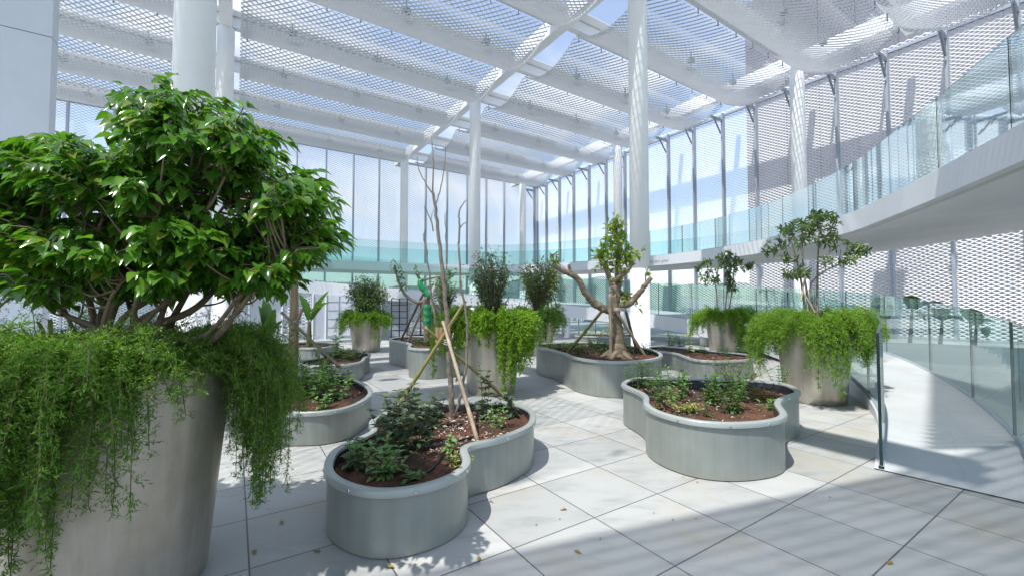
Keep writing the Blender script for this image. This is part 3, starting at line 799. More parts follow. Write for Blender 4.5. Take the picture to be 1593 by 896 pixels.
# ------------------------------------------------------------------ shrubs in the planters
def shrub(name, label, c, shoots, m, ll, lw, npl, seed, cat='shrub', wood='barkg', curve=.1, start=.25, tm=LEAF3, tuft=14, tr=.09):
    rg = np.random.default_rng(seed); root = thing(name, label, cat, c)
    wd_ = MB(); pos, fw, up, ln = [], [], [], []
    for e in shoots:
        e = np.array(e); b0 = np.array(c)+np.array((rg.normal(0, .05), rg.normal(0, .05), 0)); d = e-b0
        mid = b0+d*.5+np.array((-d[0]*curve, -d[1]*curve, abs(d[2])*curve))
        p = spline([b0, mid, e], 6); wd_.tube(p, list(np.linspace(.012, .003, len(p))), 4, False)
        pr = resample(p, n=npl+2)
        for k in range(tuft):
            o3 = rg.normal(0, 1, 3); pos.append(e+o3*tr*rg.uniform(.3, 1)); fw.append(o3+rg.normal(0, .5, 3)); up.append(np.array((0, 0, 1.))+rg.normal(0, .4, 3)); ln.append(ll*rg.uniform(.65, 1.2))
        for i in range(int(npl*start), npl+1):
            t = (pr[i+1]-pr[i]); t /= np.linalg.norm(t)+1e-9
            for k in range(2):
                a = rg.normal(0, 1, 3); a -= t*a.dot(t); a /= np.linalg.norm(a)+1e-9
                pos.append(pr[i]+rg.normal(0, .012, 3)); fw.append(a+t*rg.uniform(.2, .9)); up.append(t+np.array((0, 0, .8))+rg.normal(0, .3, 3)); ln.append(ll*rg.uniform(.65, 1.2))
    ln = np.array(ln); v, f = scatter(tm, np.array(pos), np.array(fw), np.array(up), ln, ln*lw)
    wd_.build('stem', M[wood], root); mesh_obj('foliage', v, f, M[m], root, True); return root
def ellpts(c, r, n, seed, shell=.5, zmin=-1):
    rg = np.random.default_rng(seed); out = []
    while len(out) < n:
        d = rg.normal(0, 1, 3); d /= np.linalg.norm(d)
        if d[2] < zmin: continue
        out.append(np.array(c)+d*np.array(r)*rg.uniform(shell, 1.))
    return out
c = (*T['T2'], 1.0)
shrub('round_shrub', 'rounded dark green shrub in the planter before the grey partition', c, ellpts((c[0], c[1], 1.68), (.66, .6, .68), 150, 31, .4, -.8), 'shrub', .08, .5, 16, 32, tuft=20, tr=.11)
rg3 = np.random.default_rng(33); c = (*T['T3'], 1.17); sh = []
for i in range(80):
    px = rg3.uniform(738, 796); py = rg3.uniform(392, 470)+abs(px-765)*.55*rg3.random(); sh.append(at(px, py, 7.45+rg3.uniform(-.25, .25)))
shrub('upright_shrub', 'upright spiky dark shrub above the lime green vine', c, sh, 'shrub', .058, .45, 26, 34, curve=.05, start=.15, tuft=14, tr=.09)
c = (*T['T4'], 1.1); rg3 = np.random.default_rng(35); sh = [at(rg3.uniform(815, 865), rg3.uniform(415, 470)+0*i, 12.7+rg3.uniform(-.35, .35)) for i in range(90)]+[at(rg3.uniform(828, 870), rg3.uniform(398, 415), 12.7) for i in range(5)]
shrub('column_shrub', 'upright olive green shrub left of the pruned tree', c, sh, 'shrubL', .085, .5, 20, 36, curve=.08, tuft=26, tr=.13)
c = (*T['T7'], 1.03); sh = ellpts(at(690, 445, 13.2), (.62, .5, .62), 50, 37, .4)
shrub('loose_shrub', 'loose green shrub behind the bare sapling and the bottle wrapped tree', c, sh, 'shrub', .08, .5, 18, 38, curve=.08)
def umbrella_tree(label, c, stems, heads, m, seed, ll):
    rg = np.random.default_rng(seed); root = thing('umbrella_tree', label, 'tree', c, 'umbrella trees in planters'); wd_ = MB(); pos, fw, up, ln = [], [], [], []
    npz = []
    for st in stems:
        p = spline(st, 5); wd_.tube(p, list(np.linspace(.020, .009, len(p))), 6); npz += list(p[4:])
    npz = np.array(npz)
    for h in heads:
        h = np.array(h); j = int(np.argmin(np.linalg.norm(npz-h, axis=1))); q = spline([npz[j], (npz[j]+h)/2+np.array((0, 0, -.03)), h], 4); wd_.tube(q, list(np.linspace(.008, .004, len(q))), 4, False)
        for w in range(rg.integers(4, 7)):             # palmate leaves around the head
            a = rg.normal(0, 1, 3); a[2] = abs(a[2])*.7; a /= np.linalg.norm(a); ctr = h+a*rg.uniform(.05, .15)
            for k in range(rg.integers(6, 9)):
                ph = 2*math.pi*k/7+rg.random(); s = np.cross(a, (0, 0, 1.)); s /= np.linalg.norm(s)+1e-6; t = np.cross(s, a)
                pos.append(ctr); fw.append(s*math.cos(ph)+t*math.sin(ph)+a*.35+np.array((0, 0, -.25))); up.append(a+np.array((0, 0, .4))); ln.append(ll*rg.uniform(.7, 1.2))
    ln = np.array(ln); v, f = scatter(LANCE, np.array(pos), np.array(fw), np.array(up), ln, ln*.30)
    wd_.build('trunk', M['barkg'], root, True); mesh_obj('crown', v, f, M[m], root, True); return root
Y6 = 6.8; c = (*T['T6'], 1.17)
b6 = lambda px, py, dy=0: at(px, py, Y6+dy)
hd = [(1205, 385), (1222, 372), (1232, 358), (1250, 362), (1262, 372), (1270, 360), (1245, 380), (1228, 385), (1278, 378), (1240, 350), (1262, 350), (1215, 362), (1290, 372), (1272, 345), (1285, 350), (1300, 358), (1275, 338), (1290, 340), (1195, 392), (1232, 428), (1255, 425), (1245, 432), (1225, 405), (1308, 388), (1320, 410), (1335, 398), (1340, 392), (1285, 410)]
rg3 = np.random.default_rng(40)
umbrella_tree('taller umbrella tree with several thin stems in the shiny planter on the right', c,
    [[(c[0]-.1, c[1], 1.15), b6(1245, 430), b6(1230, 370)], [(c[0], c[1], 1.15), b6(1250, 420), b6(1248, 360)], [(c[0]+.1, c[1]+.05, 1.15), b6(1272, 420, .1), b6(1275, 345, .1)], [(c[0]+.12, c[1]-.05, 1.15), b6(1262, 440), b6(1330, 400, .2)]],
    [b6(x, y, rg3.uniform(-.25, .25)) for x, y in hd], 'scheff', 41, .105)
b = MB(); b.tube([at(1246, 468, 6.6), at(1252, 430, 6.7)], .012, 6); b.tube([at(1268, 486, 6.5), at(1250, 455, 6.6)], .012, 6)
o = rebase(b.build('bamboo_stakes', M['bamboo']), at(1246, 468, 6.6)); tag(o, 'two short crossed bamboo stakes in the fern of the shiny right planter', 'stake')
Y5 = 12.7; c = (*T['T5'], 1.1); b5 = lambda px, py, dy=0: at(px, py, Y5+dy)
hd = [(1092, 418), (1102, 412), (1108, 425), (1118, 402), (1128, 398), (1138, 402), (1146, 408), (1128, 412), (1140, 418), (1112, 436), (1134, 428), (1122, 422), (1150, 420), (1095, 432), (1170, 416), (1136, 440), (1140, 452), (1105, 440)]
umbrella_tree('smaller umbrella tree in the planter in front of the ramp', c, [[(c[0]-.2, c[1], 1.1), b5(1114, 450), b5(1108, 420)], [(c[0], c[1], 1.1), b5(1131, 450), b5(1130, 405)], [(c[0]+.1, c[1], 1.1), b5(1140, 445), b5(1142, 412)]],
    [b5(x, y, rg3.uniform(-.3, .3)) for x, y in hd], 'scheff', 42, .16)

# ------------------------------------------------------------------ low wavy beds
def inside(poly, p):
    x, y = p; r = False; j = len(poly)-1
    for i in range(len(poly)):
        xi, yi = poly[i][:2]; xj, yj = poly[j][:2]
        if (yi > y) != (yj > y) and x < (xj-xi)*(y-yi)/(yj-yi)+xi: r = not r
        j = i
    return r
BEDS = {}
def bed(key, label, outline, h, depth=.10):
    o = resample(spline([(x, y) for x, y in outline], 8, True), n=150, closed=True)
    for it in range(4): o = .5*o+.25*(np.roll(o, 1, 0)+np.roll(o, -1, 0))
    area = .5*np.sum(o[:, 0]*np.roll(o[:, 1], -1)-np.roll(o[:, 0], -1)*o[:, 1])
    if area < 0: o = o[::-1]
    nn = -nrm2(o, True)                                # outward for ccw
    root = thing('planting_bed', label, 'planter', (*o.mean(0), 0), 'low wavy edged planting beds'); n = len(o)
    def loop(off, z): return np.c_[o+nn*off, np.full(n, z)]
    def skin(rings, name, m, sm=True):
        V = np.vstack(rings); f = []
        for r in range(len(rings)-1):
            for i in range(n): f.append((r*n+i, r*n+(i+1) % n, (r+1)*n+(i+1) % n, (r+1)*n+i))
        q = mesh_obj(name, V, np.array(f), m, root, sm); q.data.set_sharp_from_angle(angle=math.radians(38)); return q
    skin([loop(-.035, 0), loop(-.035, .008), loop(-.012, .010), loop(-.012, h*.5), loop(-.012, h-.045)], 'wall', M['bed'])
    rimo = skin([loop(-.012, h-.050), loop(.004, h-.050), loop(.010, h-.046), loop(.010, h-.009), loop(.006, h-.003), loop(-.002, h), loop(-.040, h), loop(-.050, h-.004), loop(-.054, h-.012), loop(-.054, h-.03)], 'rim', M['bedrim'])
    skin([loop(-.052, h-.012), loop(-.058, h-.05), loop(-.066, h-.16), loop(-.07, h-.32)], 'liner', M['liner'])
    # soil
    inn = o-nn*.062; zs = h-depth; st = .045; pts = [Vector(p) for p in inn]; ed = [(i, (i+1) % n) for i in range(n)]
    lo, hi = inn.min(0), inn.max(0); core = o-nn*.10
    for x in np.arange(lo[0], hi[0], st):
        for y in np.arange(lo[1], hi[1], st):
            q = (x+random.uniform(-.02, .02), y+random.uniform(-.02, .02))
            if inside(core, q): pts.append(Vector(q))
    vo, eo, fo, *_ = delaunay_2d_cdt(pts, ed, [], 1, 1e-5)
    from mathutils import noise as mn
    vv = [(p.x, p.y, zs+.035*mn.noise(Vector((p.x*2.2, p.y*2.2, h*9)))+.045*mn.noise(Vector((p.x*9, p.y*9, h*5)))*abs(mn.noise(Vector((p.x*4, p.y*4, 3.))))*2+random.uniform(-.012, .012)) for p in vo]
    mesh_obj('soil', vv, fo, M['soil'], root, True)
    for i in ((int(n*.17), int(n*.52), int(n*.86)) if key in ('P7', 'P3') else ()):
        c0 = o[i]-nn[i]*.011; sb = MB(); sb.box((*c0, h*.5-.02), .008, .004, h-.07, (-nn[i][1], nn[i][0])); sb.build('seam', M['mullion'], root)
    per = np.linalg.norm(np.diff(np.vstack([o, o[:1]]), axis=0), axis=1).sum(); nbolt = int(per/.42); idx = np.linspace(0, n, nbolt, endpoint=False).astype(int)
    for i in idx:
        c0 = np.array((*(o[i]+nn[i]*.009), h-.028)); e0 = c0+np.array((*nn[i]*.006, 0))
        b = MB(); b.tube([c0, e0], [.013, .010], 8); b.build('bolt', M['bolt'], rimo)
    BEDS[key] = dict(h=h, zs=zs, poly=core, root=root)
    return root
bed('P1', 'two lobed green grey planting bed with the bamboo tripod, nearest the camera', [(-1.31, 3.01), (-1.38, 3.3), (-1.33, 3.51), (-1.25, 3.73), (-1.25, 3.86), (-1.35, 4.05), (-1.36, 4.21), (-1.28, 4.43), (-1.05, 4.68), (-.7, 4.86), (-.36, 4.93), (-.1, 4.89), (.1, 4.76), (.22, 4.51), (.23, 4.26), (.18, 3.97), (.0, 3.7), (-.15, 3.54), (-.29, 3.46), (-.36, 3.40), (-.35, 3.29), (-.31, 3.15), (-.30, 3.01), (-.35, 2.86), (-.44, 2.74), (-.56, 2.65), (-.69, 2.60), (-.83, 2.59), (-.95, 2.63), (-1.09, 2.71), (-1.22, 2.84)], .42)
bed('P2', 'wavy green grey bed of young herbs in front of the glass railing on the right', [(1.43, 5.55), (1.58, 5.81), (1.83, 5.96), (2.55, 5.91), (3.05, 5.81), (3.35, 5.71), (3.53, 5.50), (3.47, 5.2), (3.36, 4.98), (3.19, 4.84), (2.98, 4.68), (2.83, 4.52), (2.72, 4.33), (2.61, 4.08), (2.5, 3.92), (2.31, 3.79), (2.03, 3.71), (1.79, 3.71), (1.58, 3.80), (1.43, 4.0), (1.36, 4.22), (1.37, 4.44), (1.43, 4.62), (1.48, 4.80), (1.48, 5.0), (1.43, 5.25), (1.40, 5.42)], .51, .13)
bed('P3', 'long wavy green grey bed holding the pruned thick limbed tree', [(.52, 9.4), (.63, 9.84), (.95, 10.1), (1.61, 10.25), (2.37, 9.9), (2.75, 8.95), (2.85, 8.4), (2.76, 7.83), (2.57, 7.42), (2.29, 7.12), (1.91, 6.92), (1.58, 6.92), (1.27, 7.12), (1.07, 7.5), (.98, 7.98), (.82, 8.57), (.6, 9.0)], .60, .07)
bed('P4', 'green grey bed of bare red soil beside the tall middle column', [(3.45, 10.2), (3.72, 9.75), (3.70, 9.2), (3.70, 8.65), (3.95, 8.43), (4.36, 8.48), (4.82, 8.67), (5.1, 8.98), (5.25, 9.54), (4.75, 10.25), (4.3, 10.95), (3.85, 11.3), (3.45, 10.8)], .40, .08)
bed('P5', 'rounded green grey bed with leafy shrubs and a bamboo prop, left of the tripod bed', [(-2.33, 4.61), (-2.09, 4.63), (-1.92, 4.73), (-1.81, 4.96), (-1.79, 5.34), (-1.86, 5.69), (-2.03, 6.06), (-2.29, 6.43), (-2.62, 6.80), (-3.1, 7.0), (-3.6, 6.8), (-3.75, 6.3), (-3.5, 5.8), (-3.35, 5.4), (-3.3, 5.0), (-3.05, 4.72), (-2.7, 4.62)], .37)
bed('P6', 'small pale bed of seedlings left of the round shrub planter', [(-3.25, 8.05), (-3.02, 8.25), (-3.0, 8.6), (-3.08, 8.9), (-3.14, 9.15), (-3.16, 9.5), (-3.36, 9.98), (-3.74, 10.21), (-4.15, 10.05), (-4.3, 9.6), (-4.1, 9.15), (-4.25, 8.7), (-4.1, 8.2), (-3.7, 7.95)], .38, .07)
bed('P7', 'pale green grey bed holding the tree wrapped in green bottles', [(-3.15, 10.85), (-2.85, 10.45), (-2.5, 10.0), (-2.27, 9.5), (-2.22, 9.1), (-2.08, 8.75), (-1.74, 8.58), (-1.38, 8.69), (-1.08, 9.1), (-1.0, 9.7), (-1.25, 10.25), (-1.6, 10.7), (-2.0, 11.4), (-2.6, 11.8), (-3.1, 11.5)], .62, .07)
bed('P8', 'low far bed with thin seedlings seen behind the pruned tree trunk', [(2.5, 15.4), (3.6, 15.0), (4.8, 15.3), (5.1, 15.9), (4.4, 16.4), (3.2, 16.5), (2.4, 16.0)], .34, .06)
bed('P9', 'far left bed with a young banana plant in front of the partition', [(-5.9, 11.3), (-5.1, 11.2), (-4.9, 11.9), (-5.2, 12.6), (-6.2, 12.8), (-6.8, 12.2), (-6.6, 11.5)], .36, .06)

# ------------------------------------------------------------------ herbs and small plants
def herb(label, p, h, m, ll, lw, nst=1, seed=0, name='herb', cat='herb', group='young plants in the planting beds', lean=.15, tm=LEAF3, gap=.045, per=2, first=.2):
    rg = np.random.default_rng(seed+100); p = np.array(p, float); st = MB(); pos, fw, up, ln = [], [], [], []; nst = max(1, int(nst*1.9+.5)) if nst > 1 else 1; ll *= 1.4; lw *= 1.15; h *= 1.15
    for s in range(nst):
        b0 = p+np.array((rg.normal(0, .013*nst**.5), rg.normal(0, .013*nst**.5), -.02)); hh = h*rg.uniform(.7, 1.05)
        e = b0+np.array((rg.normal(0, lean)*h, rg.normal(0, lean)*h, hh)); path = spline([b0, (b0+e)/2+rg.normal(0, .012, 3), e], 4)
        st.tube(path, list(np.linspace(.0045, .002, len(path))), 4, False); n = max(3, int(hh/gap)); q = resample(path, n=n+1)
        for i in range(int(n*first), n+1):
            a = rg.random()*6.28 if per != 2 else i*1.57+rg.normal(0, .3)
            for k in range(per):
                ph = a+k*2*math.pi/per+rg.normal(0, .2); t = i/n
                pos.append(q[i]); fw.append((math.cos(ph), math.sin(ph), .1+.6*t-.3*rg.random())); up.append((rg.normal(0, .2), rg.normal(0, .2), 1)); ln.append(ll*rg.uniform(.7, 1.15)*(1-.35*t))
    ln = np.array(ln); v, f = scatter(tm, np.array(pos), np.array(fw), np.array(up), ln, ln*lw)
    root = thing(name, label, cat, p, group); st.build('stem', M['twig'], root); mesh_obj('foliage', v, f, M[m], root, True); return root
def inb(k, px, py): return onz(px, py, BEDS[k]['zs'])
# nearest bed
for i, (px, py, h, l) in enumerate([(598, 706, .42, 'front left dark leaved shrub in the nearest bed'), (628, 700, .50, 'dark leaved shrub in the nearest bed beside the bright herb, tallest of its clump'), (655, 694, .46, 'dark leaved shrub nearest the waist of the nearest bed'),
        (642, 672, .50, 'dark leaved shrub in the middle of the clump in the nearest bed'), (672, 664, .42, 'dark leaved shrub just left of the bare sapling trunk'), (606, 672, .42, 'dark leaved shrub under the left bamboo pole'), (640, 655, .36, 'dark leaved shrub at the back of the clump in the nearest bed')]):
    herb(l, inb('P1', px, py), h*.8, 'herbD', .085, .68, 2.4, i, 'leafy_shrub', 'shrub', 'dark leaved shrubs in the nearest bed', .22, LEAF, .055)
herb('bright mint green herb at the front of the nearest bed', inb('P1', 600, 742), .22, 'herbB', .062, .5, 5, 11, lean=.3, gap=.035)
herb('darker green herb at the front left edge of the nearest bed', inb('P1', 552, 728), .20, 'herb', .07, .6, 4, 12, lean=.3)
herb('bright green herb under the right bamboo pole of the nearest bed', inb('P1', 772, 666), .17, 'herbB', .06, .5, 4, 13, lean=.3)
herb('tall thin dark plant behind the right bamboo pole of the nearest bed', inb('P1', 752, 650), .50, 'herbD', .075, .75, 2, 14, lean=.12, gap=.06)
herb('small round leaved herb by the hose in the nearest bed', inb('P1', 694, 703), .12, 'herbB', .05, .8, 2, 15, lean=.3)
herb('pale sprawling weed at the waist of the nearest bed', inb('P1', 712, 722), .08, 'herbY', .045, .4, 6, 16, lean=.35)
for i, (px, py) in enumerate([(578, 722), (620, 718), (668, 690), (735, 668), (758, 660), (690, 672), (780, 642), (610, 655), (660, 728), (575, 738)]):
    herb('little weed seedling between the shrubs of the nearest bed', inb('P1', px, py), .11, ['herb', 'herbB', 'herbD'][i % 3], .045, .55, 1, 150+i, 'seedling', 'seedling', 'weed seedlings in the nearest bed', .3, gap=.03)
herb('low green sprig beside the hose end in the nearest bed', inb('P1', 645, 752), .07, 'herb', .05, .6, 4, 17, lean=.5)
herb('broad leaved dark sprig at the right end of the nearest bed', inb('P1', 795, 650), .22, 'herbD', .08, .7, 2, 18, lean=.2)
# right bed
for i, (px, py, h, m, ns, l) in enumerate([(984, 604, .22, 'herb', 2, 'herb at the far left corner of the right herb bed'), (1000, 606, .24, 'herb', 2, 'dark spiky herb second from the left corner of the right herb bed'), (1019, 614, .25, 'herb', 3, 'green herb third from the left in the right herb bed'),
        (1027, 625, .20, 'herb', 2, 'leggy herb over the hose on the left of the right herb bed'), (1050, 622, .26, 'herbB', 3, 'pale leaved taller herb left of the centre of the right herb bed'), (1064, 615, .24, 'herb', 4, 'bushy herb behind the pale leaved one in the right herb bed'),
        (1101, 624, .22, 'herb', 5, 'broad bushy herb in the centre of the right herb bed'), (1112, 628, .16, 'herb', 4, 'small herb hugging the right of the broad bushy one'), (1142, 640, .26, 'herb', 6, 'large dark herb in the front right of the right herb bed'),
        (1152, 628, .24, 'herb', 4, 'herb behind the large dark one in the right herb bed'), (1025, 637, .14, 'herb', 2, 'little herb at the front left rim of the right herb bed'), (1048, 630, .13, 'herbB', 2, 'seedling in front of the pale leaved herb'), (1102, 648, .10, 'herb', 2, 'sprig at the front rim of the right herb bed'), (1214, 609, .22, 'herb', 3, 'herb at the far right corner of the right herb bed'), (1195, 640, .10, 'herbB', 3, 'low sprig by the right waist of the right herb bed')]):
    herb(l, inb('P2', px, py), h*1.35, m, .058, .42, ns*.95, 20+i, lean=.18, gap=.036)
herb('low yellow green clump at the front of the right herb bed', inb('P2', 1072, 640), .09, 'herbY', .04, .6, 9, 40, lean=.6, gap=.02)
herb('pale variegated twiggy bush at the back of the right herb bed', inb('P2', 1148, 606), .36, 'herbY', .040, .5, 13, 41, 'twiggy_bush', 'bush', lean=.42, gap=.05, first=.55)
herb('dry straw coloured tuft at the right of the right herb bed', inb('P2', 1190, 624), .12, 'dry', .06, .12, 12, 42, 'dry_tuft', 'grass', lean=.7, gap=.02)
# left bed
for i, (px, py, h, m, ns, l) in enumerate([(478, 618, .42, 'herb', 5, 'leafy shrub at the left of the left bed, touching the fern'), (500, 622, .40, 'herb', 6, 'leafy shrub in the middle of the left bed'), (520, 622, .34, 'herbB', 5, 'brightest leafy shrub at the front of the left bed'), (492, 600, .42, 'herbD', 5, 'dull green shrub at the back of the left bed'), (516, 596, .34, 'herbD', 4, 'dull green shrub at the back right of the left bed by the bamboo prop'), (505, 634, .16, 'herbB', 3, 'small bright herb at the front rim of the left bed'), (536, 600, .22, 'herbD', 4, 'twiggy dull shrub at the right end of the prop in the left bed')]):
    herb(l, inb('P5', px, py), h, m, .075, .6, ns, 50+i, 'leafy_shrub', 'shrub', 'leafy shrubs in the left bed', .28, LEAF3, .045)
herb('broad leaved upright plant in the small far left bed', inb('P6', 524, 556), .42, 'herbB', .13, .6, 3, 60, lean=.15, gap=.10)
for i, (px, py) in enumerate([(510, 556), (538, 556), (548, 553), (556, 556), (530, 552), (542, 560)]):
    herb('low grey green seedling clump in the small far left bed', inb('P6', px, py), .15, 'shrubL', .07, .4, 6, 61+i, lean=.5, gap=.03, group='seedlings in the small far left bed')
for i in range(34):
    px = 848+i*5+random.uniform(-4, 4); py = random.uniform(539, 552)
    if not inside(BEDS['P3']['poly'], inb('P3', px, py)[:2]): continue
    herb('little green seedling in the soil around the pruned tree', inb('P3', px, py), random.uniform(.10, .2), random.choice(['herb', 'herbB', 'shrub']), .065, .45, 3, 70+i, 'seedling', 'seedling', 'seedlings around the pruned tree', .4, gap=.04)
for i, (px, py, h, l) in enumerate([(1060, 544, .28, 'leggy herb at the left of the bare red bed'), (1092, 549, .22, 'herb left of the broad leaf plant in the bare red bed'), (1128, 554, .18, 'herb at the front right of the bare red bed'), (1150, 552, .15, 'sprig at the right end of the bare red bed'), (1040, 541, .34, 'bushy herb beside the foot of the tall middle column'), (1075, 548, .14, 'tiny seedling at the front of the bare red bed')]):
    herb(l, inb('P4', px, py), h, 'herb', .075, .45, 3, 90+i, lean=.25)
herb('yellow green broad leaf plant in the bare red bed', inb('P4', 1075, 553), .40, 'herbY', .16, .7, 1, 97, lean=.1, gap=.14)
for i in range(9):
    p = np.array((2.7+i*.27, 15.6+.25*math.sin(i*2.1), .28)); herb('thin seedling in the low far bed', p, .35, 'herbB', .10, .3, 2, 110+i, 'seedling', 'seedling', 'seedlings in the low far bed', .2, gap=.08)
for i, (px, py) in enumerate([(645, 536), (655, 537), (668, 537), (682, 538)]):
    herb('small sprig in the soil under the bottle wrapped tree', inb('P7', px, py), .12, 'herb', .07, .45, 3, 130+i, 'seedling', 'seedling', 'sprigs under the bottle wrapped tree', .4)
# wood chips, hoses
rg = np.random.default_rng(77); ps = []
while len(ps) < 420:
    q = inb('P1', rg.uniform(655, 790), rg.uniform(640, 705))
    if inside(BEDS['P1']['poly'], q[:2]): ps.append(q+np.array((0, 0, rg.uniform(.0, .03))))
v, f = scatter(SMALL, ps, rvec(420)*np.array((1, 1, .15)), rvec(420, .3)+np.array((0, 0, 1.)), rng.uniform(.02, .06, 420), rng.uniform(.008, .022, 420))
o = mesh_obj('wood_chips', v, f, M['chips']); tag(o, 'pale wood chips strewn around the sapling trunk', 'wood chips', kind='stuff')
for key, n in (('P2', 260), ('P5', 120), ('P3', 200)):
    ps = []; pl = BEDS[key]['poly']; lo, hi = pl.min(0), pl.max(0)
    while len(ps) < n:
        q = rg.uniform(lo, hi)
        if inside(pl, q): ps.append((q[0], q[1], BEDS[key]['zs']+rg.uniform(0, .03)))
    v, f = scatter(SMALL, ps, rvec(n)*np.array((1, 1, .15)), rvec(n, .3)+np.array((0, 0, 1.)), rng.uniform(.015, .05, n), rng.uniform(.006, .016, n))
    o = mesh_obj('soil_litter', v, f, M['chips']); tag(o, {'P2': 'bits of dry litter on the soil of the right herb bed', 'P5': 'bits of dry litter on the soil of the left bed', 'P3': 'bits of dry litter on the soil around the pruned tree'}[key], 'litter', kind='stuff')
def hose(label, key, pxs, r=.011):
    p = spline([inb(key, *q)+np.array((0, 0, .03)) for q in pxs], 8); b = MB(); b.tube(p, r, 8)
    o = rebase(b.build('irrigation_hose', M['hose'], None, True), p[0]); tag(o, label, 'hose', 'black irrigation hoses')
hose('black hose curving to a cut end at the front of the nearest bed', 'P1', [(686, 712), (680, 725), (668, 738), (650, 748), (640, 753)])
hose('black hose loop behind the bright herb in the nearest bed', 'P1', [(545, 722), (560, 736), (585, 738), (610, 742), (628, 735)])
hose('black hose crossing the chips right of the sapling trunk', 'P1', [(660, 700), (690, 696), (715, 690), (735, 684)])
hose('black hose lying along the left side of the right herb bed', 'P2', [(1000, 606), (1006, 612), (1022, 622), (1036, 634), (1046, 640)])
hose('black hose along the back liner of the right herb bed', 'P2', [(1000, 598), (1060, 594), (1130, 597), (1200, 603)], .009)

# ------------------------------------------------------------------ bare sapling with bamboo tripod
zs1 = BEDS['P1']['zs']; base = inb('P1', 705, 650); YB = float(base[1])
def px3(lst, Y, dy=0.): return [at(x, y, Y+dy) for x, y in lst]
sap = thing('bare_sapling', 'tall bare multi stemmed sapling tied to a bamboo tripod', 'tree', base)
def stem(b, lst, r0, r1, Y=YB, n=8, root=None, jit=.006):
    p = [at(x, y, Y) for x, y in lst]
    if root is not None: p = [np.array(root)]+p
    p = spline(p, 5); p[1:-1] += rng.normal(0, jit, (len(p)-2, 3)); b.tube(p, list(np.linspace(r0, r1, len(p))), n)
b = MB()
stem(b, [(703, 625), (700, 590), (697, 520), (691, 450), (684, 385), (679, 335), (672, 298)], .034, .014, root=base-np.array((0, 0, .05)))
b.build('trunk', M['barkg'], sap, True)
for lst, r0, r1 in [([(672, 300), (662, 285), (652, 265), (648, 245)], .009, .004), ([(673, 300), (674, 262), (673, 235), (671, 212)], .010, .004), ([(677, 318), (684, 300), (690, 268), (694, 225)], .009, .004),
        ([(713, 380), (715, 350), (714, 330), (720, 318), (726, 312)], .012, .005), ([(715, 355), (721, 349), (726, 346)], .007, .004), ([(674, 360), (669, 340), (664, 328), (660, 322)], .008, .004), ([(670, 345), (672, 333), (676, 326)], .006, .003)]:
    b = MB(); stem(b, lst, r0, r1, n=5, jit=.003); b.build('branch', M['barkg'], sap, True)
for lst, r0, r1 in [([(713, 629), (723, 583), (727, 502), (717, 438), (713, 380)], .017, .011), ([(683, 520), (676, 490), (669, 438), (663, 385), (659, 368), (662, 358)], .014, .006), ([(690, 455), (694, 430), (695, 395), (694, 352), (692, 338), (697, 328)], .008, .004)]:
    b = MB(); stem(b, lst, r0, r1, n=6, root=(base if lst[0][0] == 713 else None)); b.build('side_stem', M['barkg'], sap, True)
tie = at(692, 530, YB)
poles = [('long green bamboo pole leaning left in the tripod around the sapling', [at(724, 468, YB+.05), at(597, 662, 1)], 'bamboog', (597, 662)), ('green bamboo pole leaning right in the tripod around the sapling', [at(661, 509, YB-.08), None], 'bamboog', (816, 640)), ('pale bamboo pole leaning towards the camera in the sapling tripod', [at(689, 500, YB-.05), None], 'bamboo', (744, 684))]
for l, (a, _), m, g in poles:
    e = inb('P1', *g)-np.array((0, 0, .03)); b = MB(); n = 26
    p = [a+(e-a)*t for t in np.linspace(0, 1, n)]; rr = [.017+.0035*(i % 5 == 0)+.003*i/n for i in range(n)]
    b.tube(p, rr, 10); o = rebase(b.build('bamboo_pole', M[m], None, True), e); tag(o, l, 'bamboo pole', 'bamboo poles of the tripod')
    cut = MB()
b = MB()
for k in range(4): 
    c = tie+np.array((0, 0, .012*k-.03)); b.tube([c+np.array((.062*math.cos(t)+.0, .05*math.sin(t), .012*math.sin(2*t+k))) for t in np.linspace(0, 6.6, 22)], .006, 5)
b.tube([tie+np.array((.06, -.02, 0)), tie+np.array((.085, -.05, .04)), tie+np.array((.10, -.05, .09))], .006, 5)
o = rebase(b.build('rope_tie', M['rope'], None, True), tie); tag(o, 'pale rope lashing at the top of the sapling tripod', 'rope')
for k, (dx, l) in enumerate([(-.075, 'left'), (-.035, 'middle'), (.045, 'right')]):
    b = MB(); c = tie+np.array((dx, -.04, .065)); b.box(c, .035, .02, .16); o = rebase(b.build('wood_block', M['wood']), c); tag(o, '%s pale wood slat wedged around the sapling trunk above the rope' % l, 'wood slat', 'wood slats around the trunk')

# ------------------------------------------------------------------ pruned thick limbed tree
YP = 8.0; pr = thing('pruned_tree', 'thick pale trunked tree with sawn off limbs and a fresh leafy top', 'tree', at(960, 556, YP))
def limb(b, lst, rr, Y=YP, dys=None, n=12, jit=.012):
    p = [at(x, y, Y+(dys[i] if dys else 0)) for i, (x, y) in enumerate(lst)]; q = spline(p, 6); R = np.interp(np.linspace(0, 1, len(q)), np.linspace(0, 1, len(rr)), rr)
    R = R*.88*(1+rng.normal(0, .03, len(R))); q[1:-1] += rng.normal(0, jit*.5, (len(q)-2, 3)); b.tube(q, list(R), n)
b = MB(); limb(b, [(961, 562), (961, 550), (960, 530), (958, 505), (956, 480), (957, 460)], [.30, .20, .155, .13, .125, .115]); 
for a in range(5):
    t = 2*math.pi*a/5+.3; c0 = at(961, 545, YP); b.tube(spline([c0+np.array((0, 0, .05)), c0+np.array((math.cos(t)*.16, math.sin(t)*.16, -.06)), c0+np.array((math.cos(t)*.36, math.sin(t)*.36, -.16))], 5), list(np.linspace(.11, .02, 11)), 8)
b.build('trunk', M['bark2'], pr, True)
